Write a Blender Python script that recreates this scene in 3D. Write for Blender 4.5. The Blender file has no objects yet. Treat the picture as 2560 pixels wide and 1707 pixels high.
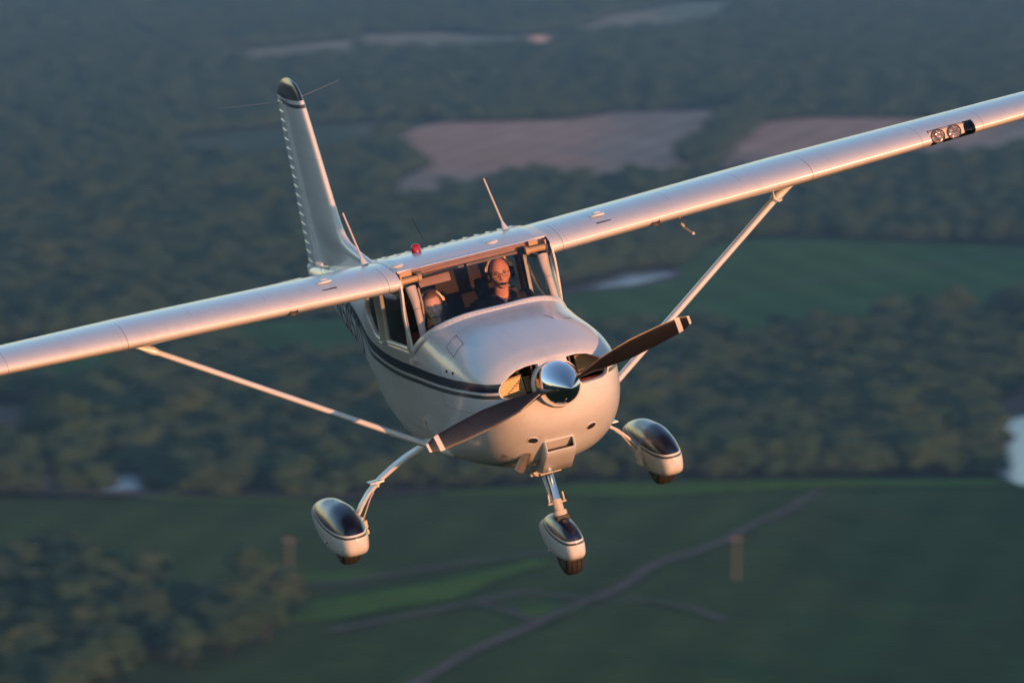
import bpy, bmesh, math, random
import numpy as np
from mathutils import Vector, Matrix, noise as mnoise
R_=math.radians
S=bpy.context.scene
COL=S.collection
# ---------------------------------------------------------------- camera / world / sun
F_PX=15670.4; PW,PH=2560,1707
HAZE_D=8.6e-5; CAM_H=195.0; PITCH=R_(5.2)
cam=bpy.data.cameras.new('camera'); camo=bpy.data.objects.new('camera',cam); COL.objects.link(camo)
cam.sensor_width=36; cam.lens=36*F_PX/PW
cam.clip_start=1; cam.clip_end=60000
camo.location=(0,0,CAM_H); camo.rotation_euler=(math.pi/2-PITCH,0,0)
S.camera=camo
cam.dof.use_dof=True; cam.dof.focus_distance=45.3
cam.dof.aperture_fstop=3.3; cam.dof.aperture_ratio=0.6
# aircraft pose in camera space (x right, y down, z forward)
_r=np.array([0.11748712,-0.22911842,-0.22840688]); _t=np.array([0.04735754,0.18839592,45.0])
th=np.linalg.norm(_r);k=_r/th;K=np.array([[0,-k[2],k[1]],[k[2],0,-k[0]],[-k[1],k[0],0]])
RC=(np.eye(3)+np.sin(th)*K+(1-np.cos(th))*K@K)@np.array([[1,0,0],[0,0,-1],[0,1,0.]])
cp,sp=math.cos(PITCH),math.sin(PITCH)
# camera axes in world: right, down, forward
CW=np.array([[1,0,0],[0,-sp,-cp],[0,cp,-sp]]).T
RW=CW@RC; TW=CW@_t+np.array([0,0,CAM_H])
MAC=Matrix([[*RW[0],TW[0]],[*RW[1],TW[1]],[*RW[2],TW[2]],[0,0,0,1]])
def ac2w(v): return MAC@Vector(v)
# sun: direction towards the sun, azimuth fixed relative to the aircraft nose
SUN_EL=R_(4.2); SUN_AZ_AC=R_(18)
d=RW@np.array([math.sin(SUN_AZ_AC),-math.cos(SUN_AZ_AC),0])
az=math.atan2(d[0],d[1])
SD=Vector((math.sin(az)*math.cos(SUN_EL),math.cos(az)*math.cos(SUN_EL),math.sin(SUN_EL)))
sl=bpy.data.lights.new('sun','SUN'); slo=bpy.data.objects.new('sun',sl); COL.objects.link(slo)
sl.energy=2.0; sl.angle=R_(0.5); sl.color=(1.0,0.41,0.17)
slo.rotation_euler=SD.to_track_quat('Z','Y').to_euler(); slo.location=(0,0,CAM_H+50)
W=bpy.data.worlds.new('World'); S.world=W; W.use_nodes=True
nt=W.node_tree; nt.nodes.clear()
sky=nt.nodes.new('ShaderNodeTexSky'); sky.sky_type='NISHITA'; sky.sun_disc=False
sky.sun_elevation=SUN_EL; sky.sun_rotation=az
sky.altitude=300; sky.air_density=1.0; sky.dust_density=0.05; sky.ozone_density=2.0
bg=nt.nodes.new('ShaderNodeBackground'); bg.inputs['Strength'].default_value=0.15
out=nt.nodes.new('ShaderNodeOutputWorld')
tint=nt.nodes.new('ShaderNodeMix');tint.data_type='RGBA';tint.blend_type='MULTIPLY';tint.inputs[0].default_value=1;tint.inputs[7].default_value=(1.03,.95,1.0,1)
nt.links.new(sky.outputs[0],tint.inputs[6]);nt.links.new(tint.outputs[2],bg.inputs[0]); nt.links.new(bg.outputs[0],out.inputs[0])
S.view_settings.view_transform='Standard'; S.view_settings.look='None'
S.view_settings.exposure=1.28; S.view_settings.gamma=1.0
S.cycles.max_bounces=8; S.cycles.transparent_max_bounces=16; S.cycles.volume_bounces=0
# ---------------------------------------------------------------- helpers
def tag(o,label=None,cat=None,group=None,kind=None):
    if label:o['label']=label
    if cat:o['category']=cat
    if group:o['group']=group
    if kind:o['kind']=kind
    return o
def mkobj(name,me,mat=None,parent=None,smooth=True,angle=40):
    o=bpy.data.objects.new(name,me); COL.objects.link(o)
    if mat:
        for m in (mat if isinstance(mat,(list,tuple)) else [mat]): me.materials.append(m)
    if smooth and len(me.polygons):
        me.polygons.foreach_set('use_smooth',[True]*len(me.polygons))
        if angle: me.set_sharp_from_angle(angle=R_(angle))
    if parent: o.parent=parent
    return o
def mesh(name,vs,fs,mat=None,parent=None,smooth=True,angle=40):
    me=bpy.data.meshes.new(name); me.from_pydata([tuple(map(float,v)) for v in vs],[],fs); me.update()
    return mkobj(name,me,mat,parent,smooth,angle)
class MB:
    def __init__(s): s.v=[];s.f=[]
    def add(s,vs,fs):
        n=len(s.v); s.v+= [tuple(map(float,v)) for v in vs]; s.f+=[tuple(i+n for i in f) for f in fs]; return s
    def rings(s,rings,closed=True,cap0=False,cap1=False):
        m=len(rings[0]);vs=[p for r in rings for p in r];fs=[]
        for i in range(len(rings)-1):
            for j in range(m if closed else m-1):
                a=i*m+j;b=i*m+(j+1)%m
                fs.append((a,b,b+m,a+m))
        if cap0: fs.append(tuple(range(m))[::-1])
        if cap1: fs.append(tuple((len(rings)-1)*m+j for j in range(m)))
        return s.add(vs,fs)
    def tube(s,pts,rad,n=10,sx=1.0,up=(0,0,1),caps=True):
        pts=[Vector(p) for p in pts]; rr=rad if isinstance(rad,(list,tuple)) else [rad]*len(pts)
        rs=[]
        for i,p in enumerate(pts):
            t=(pts[min(i+1,len(pts)-1)]-pts[max(i-1,0)]).normalized()
            u=Vector(up)
            if abs(t.dot(u))>.97:u=Vector((0,1,0)) if abs(t.y)<.9 else Vector((1,0,0))
            a=t.cross(u).normalized(); b=a.cross(t).normalized()
            rs.append([p+a*math.cos(2*math.pi*q/n)*rr[i]*sx+b*math.sin(2*math.pi*q/n)*rr[i] for q in range(n)])
        return s.rings(rs,True,caps,caps)
    def box(s,c,h,rot=None):
        vs=[];M=rot or Matrix.Identity(3)
        for x in(-1,1):
            for y in(-1,1):
                for z in(-1,1): vs.append(Vector(c)+M@Vector((x*h[0],y*h[1],z*h[2])))
        return s.add(vs,[(0,1,3,2),(4,6,7,5),(0,4,5,1),(2,3,7,6),(0,2,6,4),(1,5,7,3)])
    def ell(s,c,r,n=16,m=10,rot=None):
        rs=[];M=rot or Matrix.Identity(3)
        for i in range(m+1):
            a=-math.pi/2+math.pi*i/m; a=max(min(a,math.pi/2-1e-3),-math.pi/2+1e-3)
            rs.append([Vector(c)+M@Vector((r[0]*math.cos(a)*math.cos(2*math.pi*j/n),r[1]*math.cos(a)*math.sin(2*math.pi*j/n),r[2]*math.sin(a))) for j in range(n)])
        return s.rings(rs,True,True,True)
    def lathe(s,c,axis,prof,n=32):   # prof: (dist along axis, radius)
        ax=Vector(axis).normalized(); u=Vector((0,0,1)) if abs(ax.z)<.9 else Vector((1,0,0))
        a=ax.cross(u).normalized(); b=a.cross(ax).normalized()
        return s.rings([[Vector(c)+ax*d+(a*math.cos(2*math.pi*q/n)+b*math.sin(2*math.pi*q/n))*r for q in range(n)] for d,r in prof],True,prof[0][1]>1e-4,prof[-1][1]>1e-4)
    def build(s,name,mat,parent=None,smooth=True,angle=40,bevel=0):
        me=bpy.data.meshes.new(name); me.from_pydata(s.v,[],s.f); me.update()
        bm=bmesh.new(); bm.from_mesh(me); bmesh.ops.recalc_face_normals(bm,faces=bm.faces)
        if bevel:
            bmesh.ops.bevel(bm,geom=[e for e in bm.edges if e.is_manifold and e.calc_face_angle(0)>.6],offset=bevel,segments=2,affect='EDGES',profile=.7)
        bm.to_mesh(me); bm.free()
        return mkobj(name,me,mat,parent,smooth,angle)
def pchip(xs,ys):
    xs=np.array(xs,float);ys=np.array(ys,float);h=np.diff(xs);dl=np.diff(ys)/h
    d=np.zeros(len(xs))
    for i in range(1,len(xs)-1):
        if dl[i-1]*dl[i]>0:
            w1=2*h[i]+h[i-1];w2=h[i]+2*h[i-1];d[i]=(w1+w2)/(w1/dl[i-1]+w2/dl[i])
    d[0]=dl[0];d[-1]=dl[-1]
    def f(x):
        x=min(max(x,xs[0]),xs[-1]); i=int(min(np.searchsorted(xs,x,side='right')-1,len(h)-1)); i=max(i,0)
        t=(x-xs[i])/h[i]
        return float((2*t**3-3*t*t+1)*ys[i]+(t**3-2*t*t+t)*h[i]*d[i]+(-2*t**3+3*t*t)*ys[i+1]+(t**3-t*t)*h[i]*d[i+1])
    return f
def inpoly(x,y,P):
    c=False;n=len(P)
    for i in range(n):
        x1,y1=P[i];x2,y2=P[(i+1)%n]
        if (y1>y)!=(y2>y) and x<(x2-x1)*(y-y1)/(y2-y1)+x1:c=not c
    return c
def nearest(x,y,P):
    best=(1e9,x,y)
    for i in range(len(P)):
        x1,y1=P[i];x2,y2=P[(i+1)%len(P)];dx,dy=x2-x1,y2-y1
        t=max(0,min(1,((x-x1)*dx+(y-y1)*dy)/(dx*dx+dy*dy+1e-12)));a,b=x1+t*dx,y1+t*dy
        q=(x-a)**2+(y-b)**2
        if q<best[0]:best=(q,a,b)
    return math.sqrt(best[0]),best[1],best[2]
def roundpoly(P,r=.04,n=5):
    out=[]
    for i in range(len(P)):
        p=Vector(P[i]);a=Vector(P[i-1]);b=Vector(P[(i+1)%len(P)])
        ra=min(r,(a-p).length*.45);rb=min(r,(b-p).length*.45)
        s=p+(a-p).normalized()*ra;e=p+(b-p).normalized()*rb
        for q in range(n+1):
            t=q/n;out.append(tuple(s*(1-t)**2+p*2*t*(1-t)+e*t*t))
    return out
# ---------------------------------------------------------------- materials
class NT:
    def __init__(s,name):
        s.m=bpy.data.materials.new(name);s.m.use_nodes=True;s.t=s.m.node_tree;s.t.nodes.clear()
        s.out=s.t.nodes.new('ShaderNodeOutputMaterial')
    def n(s,typ,**kw):
        nd=s.t.nodes.new('ShaderNode'+typ)
        for k,v in kw.items():
            if k.startswith('_'): setattr(nd,k[1:],v)
        return nd
    def l(s,a,b): s.t.links.new(a,b)
    def math(s,op,a,b=None,clamp=False):
        nd=s.n('Math',_operation=op,_use_clamp=clamp)
        for i,v in enumerate((a,b)):
            if v is None: continue
            if isinstance(v,(int,float)): nd.inputs[i].default_value=v
            else: s.l(v,nd.inputs[i])
        return nd.outputs[0]
    def mix(s,f,a,b):
        nd=s.n('Mix',_data_type='RGBA')
        for sock,v in((nd.inputs[0],f),(nd.inputs[6],a),(nd.inputs[7],b)):
            if isinstance(v,(int,float)): sock.default_value=v
            elif isinstance(v,tuple): sock.default_value=(*v[:3],1)
            else: s.l(v,sock)
        return nd.outputs[2]
    def pos(s,kind='Object'):
        return s.n('TexCoord').outputs[kind]
    def xyz(s,v):
        nd=s.n('SeparateXYZ');s.l(v,nd.inputs[0]);return nd.outputs
    def noise(s,vec,scale,detail=3,rough=.55,stretch=None):
        if stretch:
            mp=s.n('Mapping');mp.inputs['Scale'].default_value=stretch;s.l(vec,mp.inputs[0]);vec=mp.outputs[0]
        nd=s.n('TexNoise');nd.inputs['Scale'].default_value=scale;nd.inputs['Detail'].default_value=detail;nd.inputs['Roughness'].default_value=rough
        s.l(vec,nd.inputs['Vector']);return nd.outputs['Fac']
    def ramp(s,fac,stops):
        nd=s.n('ValToRGB');cr=nd.color_ramp
        while len(cr.elements)<len(stops):cr.elements.new(.5)
        for e,(p,c) in zip(cr.elements,stops): e.position=p;e.color=(*c,1) if isinstance(c,tuple) else (c,c,c,1)
        s.l(fac,nd.inputs[0]);return nd.outputs[0]
    def band(s,v,lo,hi):
        return s.math('MULTIPLY',s.math('GREATER_THAN',v,lo),s.math('LESS_THAN',v,hi))
    def bsdf(s,color=(.8,.8,.8),rough=.4,metal=0,coat=0,spec=.5,bump=None,bs=.1,bd=.01,**kw):
        b=s.n('BsdfPrincipled')
        for nme,v in(('Base Color',color),('Roughness',rough),('Metallic',metal),('Coat Weight',coat),('Specular IOR Level',spec)):
            if isinstance(v,tuple): b.inputs[nme].default_value=(*v[:3],1)
            elif isinstance(v,(int,float)): b.inputs[nme].default_value=v
            else: s.l(v,b.inputs[nme])
        for k,v in kw.items(): b.inputs[k.replace('_',' ')].default_value=v
        if bump is not None:
            bn=s.n('Bump');bn.inputs['Strength'].default_value=bs;bn.inputs['Distance'].default_value=bd
            s.l(bump,bn.inputs['Height']);s.l(bn.outputs[0],b.inputs['Normal'])
        s.l(b.outputs[0],s.out.inputs[0]);return b
def simple(name,color,rough=.5,metal=0,coat=0,var=.12,nscale=12,bump=0,spec=.5,**kw):
    t=NT(name);p=t.pos();n=t.noise(p,nscale,4)
    c=t.mix(n,tuple(x*(1-var) for x in color),tuple(min(1,x*(1+var)) for x in color))
    r=t.math('ADD',t.math('MULTIPLY',n,.16),rough-.08)
    t.bsdf(c,r,metal,coat,spec,bump=n if bump else None,bs=bump,bd=.01,**kw)
    return t.m
WHITE=(.72,.715,.70); NAVY=(.006,.010,.035); GREY=(.075,.08,.085)
def paint(name,stripe=None,lines=None,zones=None):
    """white aircraft paint; stripe: list of (lo(y),hi(y)) float-curve bands; lines: panel seams"""
    t=NT(name);p=t.pos();x,y,z=t.xyz(p)
    n1=t.noise(p,3.0,4);n2=t.noise(p,40,2)
    c=t.mix(t.math('MULTIPLY',n1,.5),WHITE,(.70,.685,.66))
    # fine grime streaks running aft
    g=t.noise(p,9,4,.6,stretch=(1,.12,1)); c=t.mix(t.math('MULTIPLY',t.math('SUBTRACT',g,.52,True),1.3,True),c,(.50,.47,.42))
    if zones: c=zones(t,c,x,y,z)
    seam=None
    if lines: 
        seam=lines(t,x,y,z)
        c=t.mix(t.math('MULTIPLY',seam,.55),c,(.10,.09,.085))
    h=t.math('ADD',t.math('MULTIPLY',n1,1.0),t.math('MULTIPLY',n2,.02))
    t.bsdf(c,t.math('ADD',t.math('MULTIPLY',n2,.06),.27),0,.42,.5,bump=h,bs=.25,bd=.012,Coat_Roughness=.13)
    return t.m
def curve(t,v,pts,lo,hi,zlo,zhi):
    fc=t.n('FloatCurve');m=fc.mapping;cu=m.curves[0]
    nv=lambda a:(a-lo)/(hi-lo)
    P=[(nv(a),(b-zlo)/(zhi-zlo)) for a,b in pts]
    while len(cu.points)<len(P):cu.points.new(.5,.5)
    for q,(a,b) in zip(cu.points,P): q.location=(a,b)
    m.update()
    t.l(t.math('DIVIDE',t.math('SUBTRACT',v,lo),hi-lo),fc.inputs['Value'])
    return t.math('ADD',t.math('MULTIPLY',fc.outputs[0],zhi-zlo),zlo)
def fus_zones(t,c,x,y,z):
    # z of dark stripe's top edge along the fuselage
    zt=curve(t,y,[(-1.2,.070),(-1.0,.078),(-.7,.09),(-.4,.088),(.2,.079),(.9,.075),(1.5,.076),(2.1,.10),(2.6,.14),(3.4,.19),(5,.25),(7,.30)],-1.2,7.0,-.2,.4)
    wd=curve(t,y,[(-1.2,.058),(-.4,.062),(.9,.073),(2.1,.077),(2.6,.088),(3.4,.06),(7,.03)],-1.2,7.0,0,.2)
    e=t.math('SUBTRACT',zt,z)          # distance below the stripe's top
    r=t.math('DIVIDE',e,wd)
    c=t.mix(t.band(r,0,1.0),c,NAVY)
    c=t.mix(t.band(r,1.32,1.78),c,GREY)
    # exhaust soot and oil film streaking aft under the cowl
    sx=t.math('LESS_THAN',t.math('ABSOLUTE',t.math('ADD',x,.24)),.16);sn=t.noise(t.pos(),7,4,.6,stretch=(2.2,.35,2.2))
    soot=t.math('MULTIPLY',t.math('MULTIPLY',sx,t.math('LESS_THAN',z,-.46)),t.math('GREATER_THAN',y,-.70))
    c=t.mix(t.math('MULTIPLY',soot,t.math('MULTIPLY',t.math('SUBTRACT',sn,.38,True),2.2,True)),c,(.16,.11,.08))
    bug=t.n('TexVoronoi');bug.inputs['Scale'].default_value=26;t.l(t.pos(),bug.inputs[0])
    c=t.mix(t.math('MULTIPLY',t.math('LESS_THAN',bug.outputs['Distance'],.07),t.math('MULTIPLY',t.math('LESS_THAN',y,-.55),.55)),c,(.12,.09,.06))
    return c
def ln(t,v,c,w=.0028): return t.math('LESS_THAN',t.math('ABSOLUTE',t.math('SUBTRACT',v,c)),w)
def mx(t,*a):
    r=a[0]
    for b in a[1:]: r=t.math('MAXIMUM',r,b)
    return r
def rivets(t,u,pitch=.03,w=.006):
    return t.math('LESS_THAN',t.math('ABSOLUTE',t.math('SUBTRACT',t.math('FRACT',t.math('DIVIDE',u,pitch)),.5)),w/pitch)
def fus_lines(t,x,y,z):
    ax=t.math('ABSOLUTE',x)
    l1=ln(t,y,-.02);l2=ln(t,y,1.66);l2b=ln(t,y,2.9)
    low=t.math('LESS_THAN',z,.2)
    dr=t.math('MULTIPLY',mx(t,ln(t,y,.80),l2),t.math('GREATER_THAN',z,-.42))
    sill=t.math('MULTIPLY',ln(t,z,-.42),t.band(y,.80,1.66))
    cowl=t.math('MULTIPLY',ln(t,z,-.13,.0022),t.band(y,-.72,-.02))
    riv=t.math('MULTIPLY',mx(t,ln(t,y,.02,.004),ln(t,y,1.9,.004),ln(t,y,2.4,.004),ln(t,y,2.86,.004)),rivets(t,z))
    riv2=t.math('MULTIPLY',mx(t,ln(t,z,-.35,.004),ln(t,z,-.5,.004)),t.math('MULTIPLY',rivets(t,y),t.math('GREATER_THAN',y,.02)))
    return mx(t,l1,dr,sill,cowl,l2b,t.math('MULTIPLY',riv,.8),t.math('MULTIPLY',riv2,.8))
def wing_lines(t,x,y,z):
    ax=t.math('ABSOLUTE',x)
    a=mx(t,ln(t,ax,2.62,.0035),ln(t,ax,.665,.0030),ln(t,ax,3.50,.0022),ln(t,ax,3.99,.0022))
    b=t.math('MULTIPLY',mx(t,ln(t,ax,1.55,.002),ln(t,ax,2.10,.002)),t.math('GREATER_THAN',y,.80))
    sp=t.math('MULTIPLY',ln(t,y,1.14,.004),rivets(t,x,.04))
    riv=t.math('MULTIPLY',mx(t,ln(t,ax,2.66,.003),ln(t,ax,.70,.003)),rivets(t,z,.02,.004))
    return mx(t,a,b,t.math('MULTIPLY',sp,.5),t.math('MULTIPLY',riv,.6))
M={}
M['fus']=paint('fuselage_paint',zones=fus_zones,lines=fus_lines)
M['wing']=paint('wing_paint',lines=wing_lines)
M['white']=paint('white_paint')
def fin_zones(t,c,x,y,z):
    b=t.math('SUBTRACT',z,t.math('ADD',1.655,t.math('MULTIPLY',t.math('SUBTRACT',6.35,y),.0)))
    c=t.mix(t.math('GREATER_THAN',b,0),c,NAVY)
    return t.mix(t.band(b,-.062,-.032),c,GREY)
M['fin']=paint('fin_paint',zones=fin_zones,lines=lambda t,x,y,z:mx(t,t.math('MULTIPLY',mx(t,ln(t,z,1.18),ln(t,z,.86),ln(t,z,.5)),.4),t.math('MULTIPLY',ln(t,y,6.62,.003),t.math('LESS_THAN',z,1.62))))
def pant_paint(name,z0,slope,yref):
    def zz(t,c,x,y,z):
        b=t.math('SUBTRACT',z,t.math('ADD',z0,t.math('MULTIPLY',t.math('SUBTRACT',y,yref),slope)))
        c=t.mix(t.math('GREATER_THAN',b,0),c,NAVY)
        return t.mix(t.band(b,-.030,-.014),c,GREY)
    return paint(name,zones=zz)
M['mainpant']=pant_paint('main_fairing_paint',-1.045,.12,1.15)
M['nosepant']=pant_paint('nose_fairing_paint',-1.205,.15,-.60)
t=NT('chrome');p=t.pos();n=t.noise(p,6,2);t.bsdf((.86,.87,.9),.045,1,0,bump=n,bs=.03,bd=.01);M['chrome']=t.m
t=NT('oleo_steel');p=t.pos();t.bsdf((.6,.6,.6),.12,1);M['steel']=t.m
M['strut']=M['white']
M['dark']=simple('black_plastic',(.015,.015,.016),.45)
M['rubber']=None
t=NT('tyre_rubber');p=t.pos();x,y,z=t.xyz(p)
gr=t.math('FRACT',t.math('MULTIPLY',x,28));gm=t.math('LESS_THAN',gr,.22)
n=t.noise(p,60,3);c=t.mix(n,(.022,.02,.019),(.045,.04,.036));c=t.mix(gm,c,(.004,.004,.004));t.bsdf(c,.75);M['rubber']=t.m
M['tan']=simple('tan_baffle',(.42,.27,.12),.6,var=.25,nscale=20,bump=.3)
M['fin_metal']=simple('cooler_metal',(.50,.36,.20),.4,metal=.5,var=.3,nscale=30)
M['engine']=simple('engine_grey',(.03,.028,.025),.6,var=.4,nscale=25,bump=.4)
M['bluepart']=simple('dark_hose',(.02,.018,.016),.5)
M['red']=simple('red_seal',(.35,.03,.015),.6)
M['exh']=simple('heat_stained_steel',(.38,.32,.28),.38,metal=.7,var=.3,nscale=18)
M['cast']=simple('painted_casting',(.55,.48,.40),.5,var=.25,nscale=30,bump=.4)
M['blade']=simple('propeller_black',(.010,.010,.012),.33,var=.3)
M['bladetip']=simple('propeller_tip_white',(.62,.60,.56),.45)
M['dash']=simple('glareshield_vinyl',(.025,.022,.024),.85,var=.2,nscale=40,bump=.4)
M['liner']=simple('cabin_liner',(.38,.25,.20),.85,var=.15,nscale=20,bump=.2)
M['liner_d']=simple('dark_cabin_trim',(.07,.052,.05),.85,var=.2)
M['seat']=simple('dark_seat_fabric',(.028,.022,.024),.9,var=.3,nscale=60,bump=.5)
M['post']=simple('cream_tube_paint',(.62,.52,.44),.4,var=.1,nscale=15)
M['yellow']=simple('primer_tube',(.55,.36,.17),.45,var=.15)
M['skin']=None
def skin(name,c1,c2):
    t=NT(name);p=t.pos();n=t.noise(p,18,4);c=t.mix(n,c1,c2)
    t.bsdf(c,.5,0,0,.4,bump=n,bs=.15,bd=.004,Subsurface_Weight=.08);return t.m
M['skin1']=skin('man_skin',(.62,.28,.20),(.70,.36,.26));M['skin2']=skin('woman_skin',(.68,.38,.30),(.76,.46,.37))
M['hair']=simple('blond_hair',(.22,.12,.05),.6,var=.35,nscale=120,bump=.6)
M['hair2']=simple('short_brown_hair',(.09,.055,.035),.7,var=.3,nscale=150,bump=.6)
M['shirt1']=simple('navy_shirt_cloth',(.018,.017,.022),.9,var=.3,nscale=80,bump=.4)
M['shirt2']=simple('dark_red_shirt_cloth',(.16,.02,.018),.9,var=.3,nscale=80,bump=.4)
M['eye']=simple('eye_white',(.55,.5,.46),.2);M['iris']=simple('dark_iris',(.02,.02,.02),.15)
M['lip']=simple('lip_skin',(.42,.15,.11),.45)
M['spec']=simple('spectacle_frame',(.03,.008,.006),.3)
M['headset']=simple('headset_dark',(.012,.013,.016),.4)
M['band']=simple('headset_band_metal',(.55,.42,.30),.35,metal=.4)
M['strap']=simple('seat_belt_webbing',(.10,.085,.08),.8,var=.2,nscale=90)
M['letter']=simple('registration_navy',NAVY,.25,coat=.5)
t=NT('red_lens');b=t.bsdf((.45,.005,.02),.12,0,.5,Transmission_Weight=.25);M['redlens']=t.m
def glass(name,tint=(1,1,1),base=.04):
    t=NT(name);tr=t.n('BsdfTransparent');tr.inputs[0].default_value=(*tint,1)
    gl=t.n('BsdfGlossy');gl.inputs['Roughness'].default_value=.01
    ge=t.n('NewGeometry');dp=t.n('VectorMath',_operation='DOT_PRODUCT');t.l(ge.outputs['Incoming'],dp.inputs[0]);t.l(ge.outputs['Normal'],dp.inputs[1])
    sch=t.math('POWER',t.math('SUBTRACT',1.0,t.math('ABSOLUTE',dp.outputs['Value']),True),5)
    mixn=t.n('MixShader');t.l(t.math('ADD',t.math('MULTIPLY',sch,.9),base,True),mixn.inputs[0])
    t.l(tr.outputs[0],mixn.inputs[1]);t.l(gl.outputs[0],mixn.inputs[2]);t.l(mixn.outputs[0],t.out.inputs[0]);return t.m
M['glass']=glass('windshield_perspex',(.95,.93,.94),.05);M['glass2']=glass('side_window_perspex',(.72,.74,.72),.06)
t=NT('lamp_reflector');p=t.pos();v=t.n('TexVoronoi');v.inputs['Scale'].default_value=38;t.l(p,v.inputs[0])
t.bsdf((.55,.48,.46),.3,.6,0,bump=v.outputs['Distance'],bs=1.0,bd=.02);M['reflector']=t.m
# ---------------------------------------------------------------- AIRPLANE
AP=bpy.data.objects.new('airplane',None);COL.objects.link(AP);AP.matrix_world=MAC;AP.empty_display_size=.5
tag(AP,'white high-wing single propeller light aircraft with dark blue stripe, flying banked above woods and fields','airplane')
# --- fuselage section keys: y, w, zc, zt, zb, nt, nb
KF=[(-1.125,.172,-.005,.166,-.176,2.0,2.0),(-1.112,.245,-.005,.174,-.205,2.0,2.0),(-1.095,.320,-.005,.190,-.245,2.1,2.1),(-1.06,.385,-.005,.208,-.302,2.3,2.2),(-1.0,.440,-.01,.232,-.365,2.4,2.3),
(-.92,.485,-.02,.260,-.430,2.5,2.4),(-.8,.525,-.04,.290,-.520,2.6,2.45),(-.65,.555,-.06,.322,-.598,2.7,2.5),(-.5,.572,-.08,.348,-.640,2.8,2.6),(-.3,.584,-.09,.375,-.668,2.8,2.7),
(0,.588,-.09,.405,-.680,2.9,3.1),(.2,.586,-.08,.428,-.680,3.1,3.6),(.45,.584,-.07,.45,-.675,3.5,4.3),(.76,.580,-.06,.47,-.67,4.5,4.8)]
KC=[(.72,.580,-.06,1.00,-.67,5,4.8),(1.2,.582,-.06,.98,-.68,5,4.8),(1.8,.575,-.06,.93,-.665,5,4.6),(2.15,.56,-.05,.70,-.63,5,4.2),(2.45,.54,-.04,.60,-.59,4.4,3.8),(3.1,.455,0,.52,-.50,3,3),(3.9,.355,.03,.44,-.385,2.6,2.4),
(4.6,.285,.06,.38,-.25,2.4,2.3),(5.5,.19,.10,.32,-.09,2.3,2.2),(6.3,.11,.12,.25,.03,2.2,2.1),(6.85,.06,.13,.20,.08,2,2),(7.0,.035,.14,.17,.11,2,2)]
def mkS(K):
    fs=[pchip([k[0] for k in K],[k[i] for k in K]) for i in range(1,7)]
    return lambda y:[f(y) for f in fs]
SF,SC=mkS(KF),mkS(KC)
def half(sec,z,taper=0):
    w,zc,zt,zb,a,b=sec
    if z>=zc: q=min(1,(z-zc)/(zt-zc));n=a
    else: q=min(1,(zc-z)/(zc-zb));n=b
    return w*(1-q**n)**(1/n)
def ring(sec,y,n=64):
    w,zc,zt,zb,a,b=sec;out=[]
    for i in range(n):
        th=2*math.pi*i/n;c,s_=math.cos(th),math.sin(th);e=a if s_>=0 else b
        r=(abs(c)**e+abs(s_)**e)**(-1/e)
        out.append((w*r*c,y,zc+(zt-zc if s_>=0 else zc-zb)*r*s_))
    return out
def yfront(x,z):
    lo,hi=-1.125,-.3
    if half(SF(lo),z)>=abs(x): return lo
    for _ in range(26):
        m=(lo+hi)/2
        sec=SF(m)
        if sec[3]<z<sec[2] and half(sec,z)>=abs(x):hi=m
        else:lo=m
    return hi
# windshield base plane
WB=lambda z:.20+(.430-z)*2.35      # y of the windshield base plane at height z
# --- cowling (nose to windshield base)
INL=[(.10,.165),(.133,.169),(.19,.165),(.26,.150),(.31,.125),(.36,.088),(.392,.05),(.402,.02),(.398,-.01),(.378,-.036),(.34,-.05),(.28,-.054),(.2,-.054),(.10,-.054)]
def front_cowl():
    ys=[-1.125,-1.121,-1.116,-1.11,-1.104,-1.097,-1.09,-1.08,-1.07,-1.058,-1.045,-1.03,-1.013,-.995,-.975,-.95,-.92,-.89,-.85]+list(np.arange(-.81,-.30,.03))+list(np.arange(-.30,.785,.02))
    n=144;vs=[];fs=[]
    for y in ys: vs+=ring(SF(y),y,n)
    vs=[list(v) for v in vs]
    polys=[INL,[(-a,b) for a,b in INL]]
    for v in vs:
        if v[1]<-.85:
            for P in polys:
                dd,a,b=nearest(v[0],v[2],P)
                if dd<.0085: v[0],v[2]=a,b; v[1]=yfront(a,b) if v[1]>-1.123 else v[1]
    def cut(v): return v[1]-WB(v[2])
    for i in range(len(ys)-1):
        for j in range(n):
            q=(i*n+j,i*n+(j+1)%n,(i+1)*n+(j+1)%n,(i+1)*n+j)
            cx=sum(vs[a][0] for a in q)/4;cy=sum(vs[a][1] for a in q)/4;cz=sum(vs[a][2] for a in q)/4
            if cy<-.8 and any(inpoly(cx,cz,P) for P in polys): continue
            if cy>WB(cz) and cz>.0: continue
            fs.append(q)
    # snap top boundary to the plane
    me_v=vs
    bm=bmesh.new();bv=[bm.verts.new(v) for v in me_v];bm.verts.ensure_lookup_table()
    for f in fs:
        try:bm.faces.new([bv[a] for a in f])
        except ValueError:pass
    bmesh.ops.delete(bm,geom=[v for v in bm.verts if not v.link_faces],context='VERTS')
    bmesh.ops.remove_doubles(bm,verts=bm.verts,dist=.0003)
    bmesh.ops.recalc_face_normals(bm,faces=bm.faces)
    me=bpy.data.meshes.new('cowling');bm.to_mesh(me);bm.free()
    return me
cowl=mkobj('cowling',front_cowl(),M['fus'],AP,angle=50)
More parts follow.
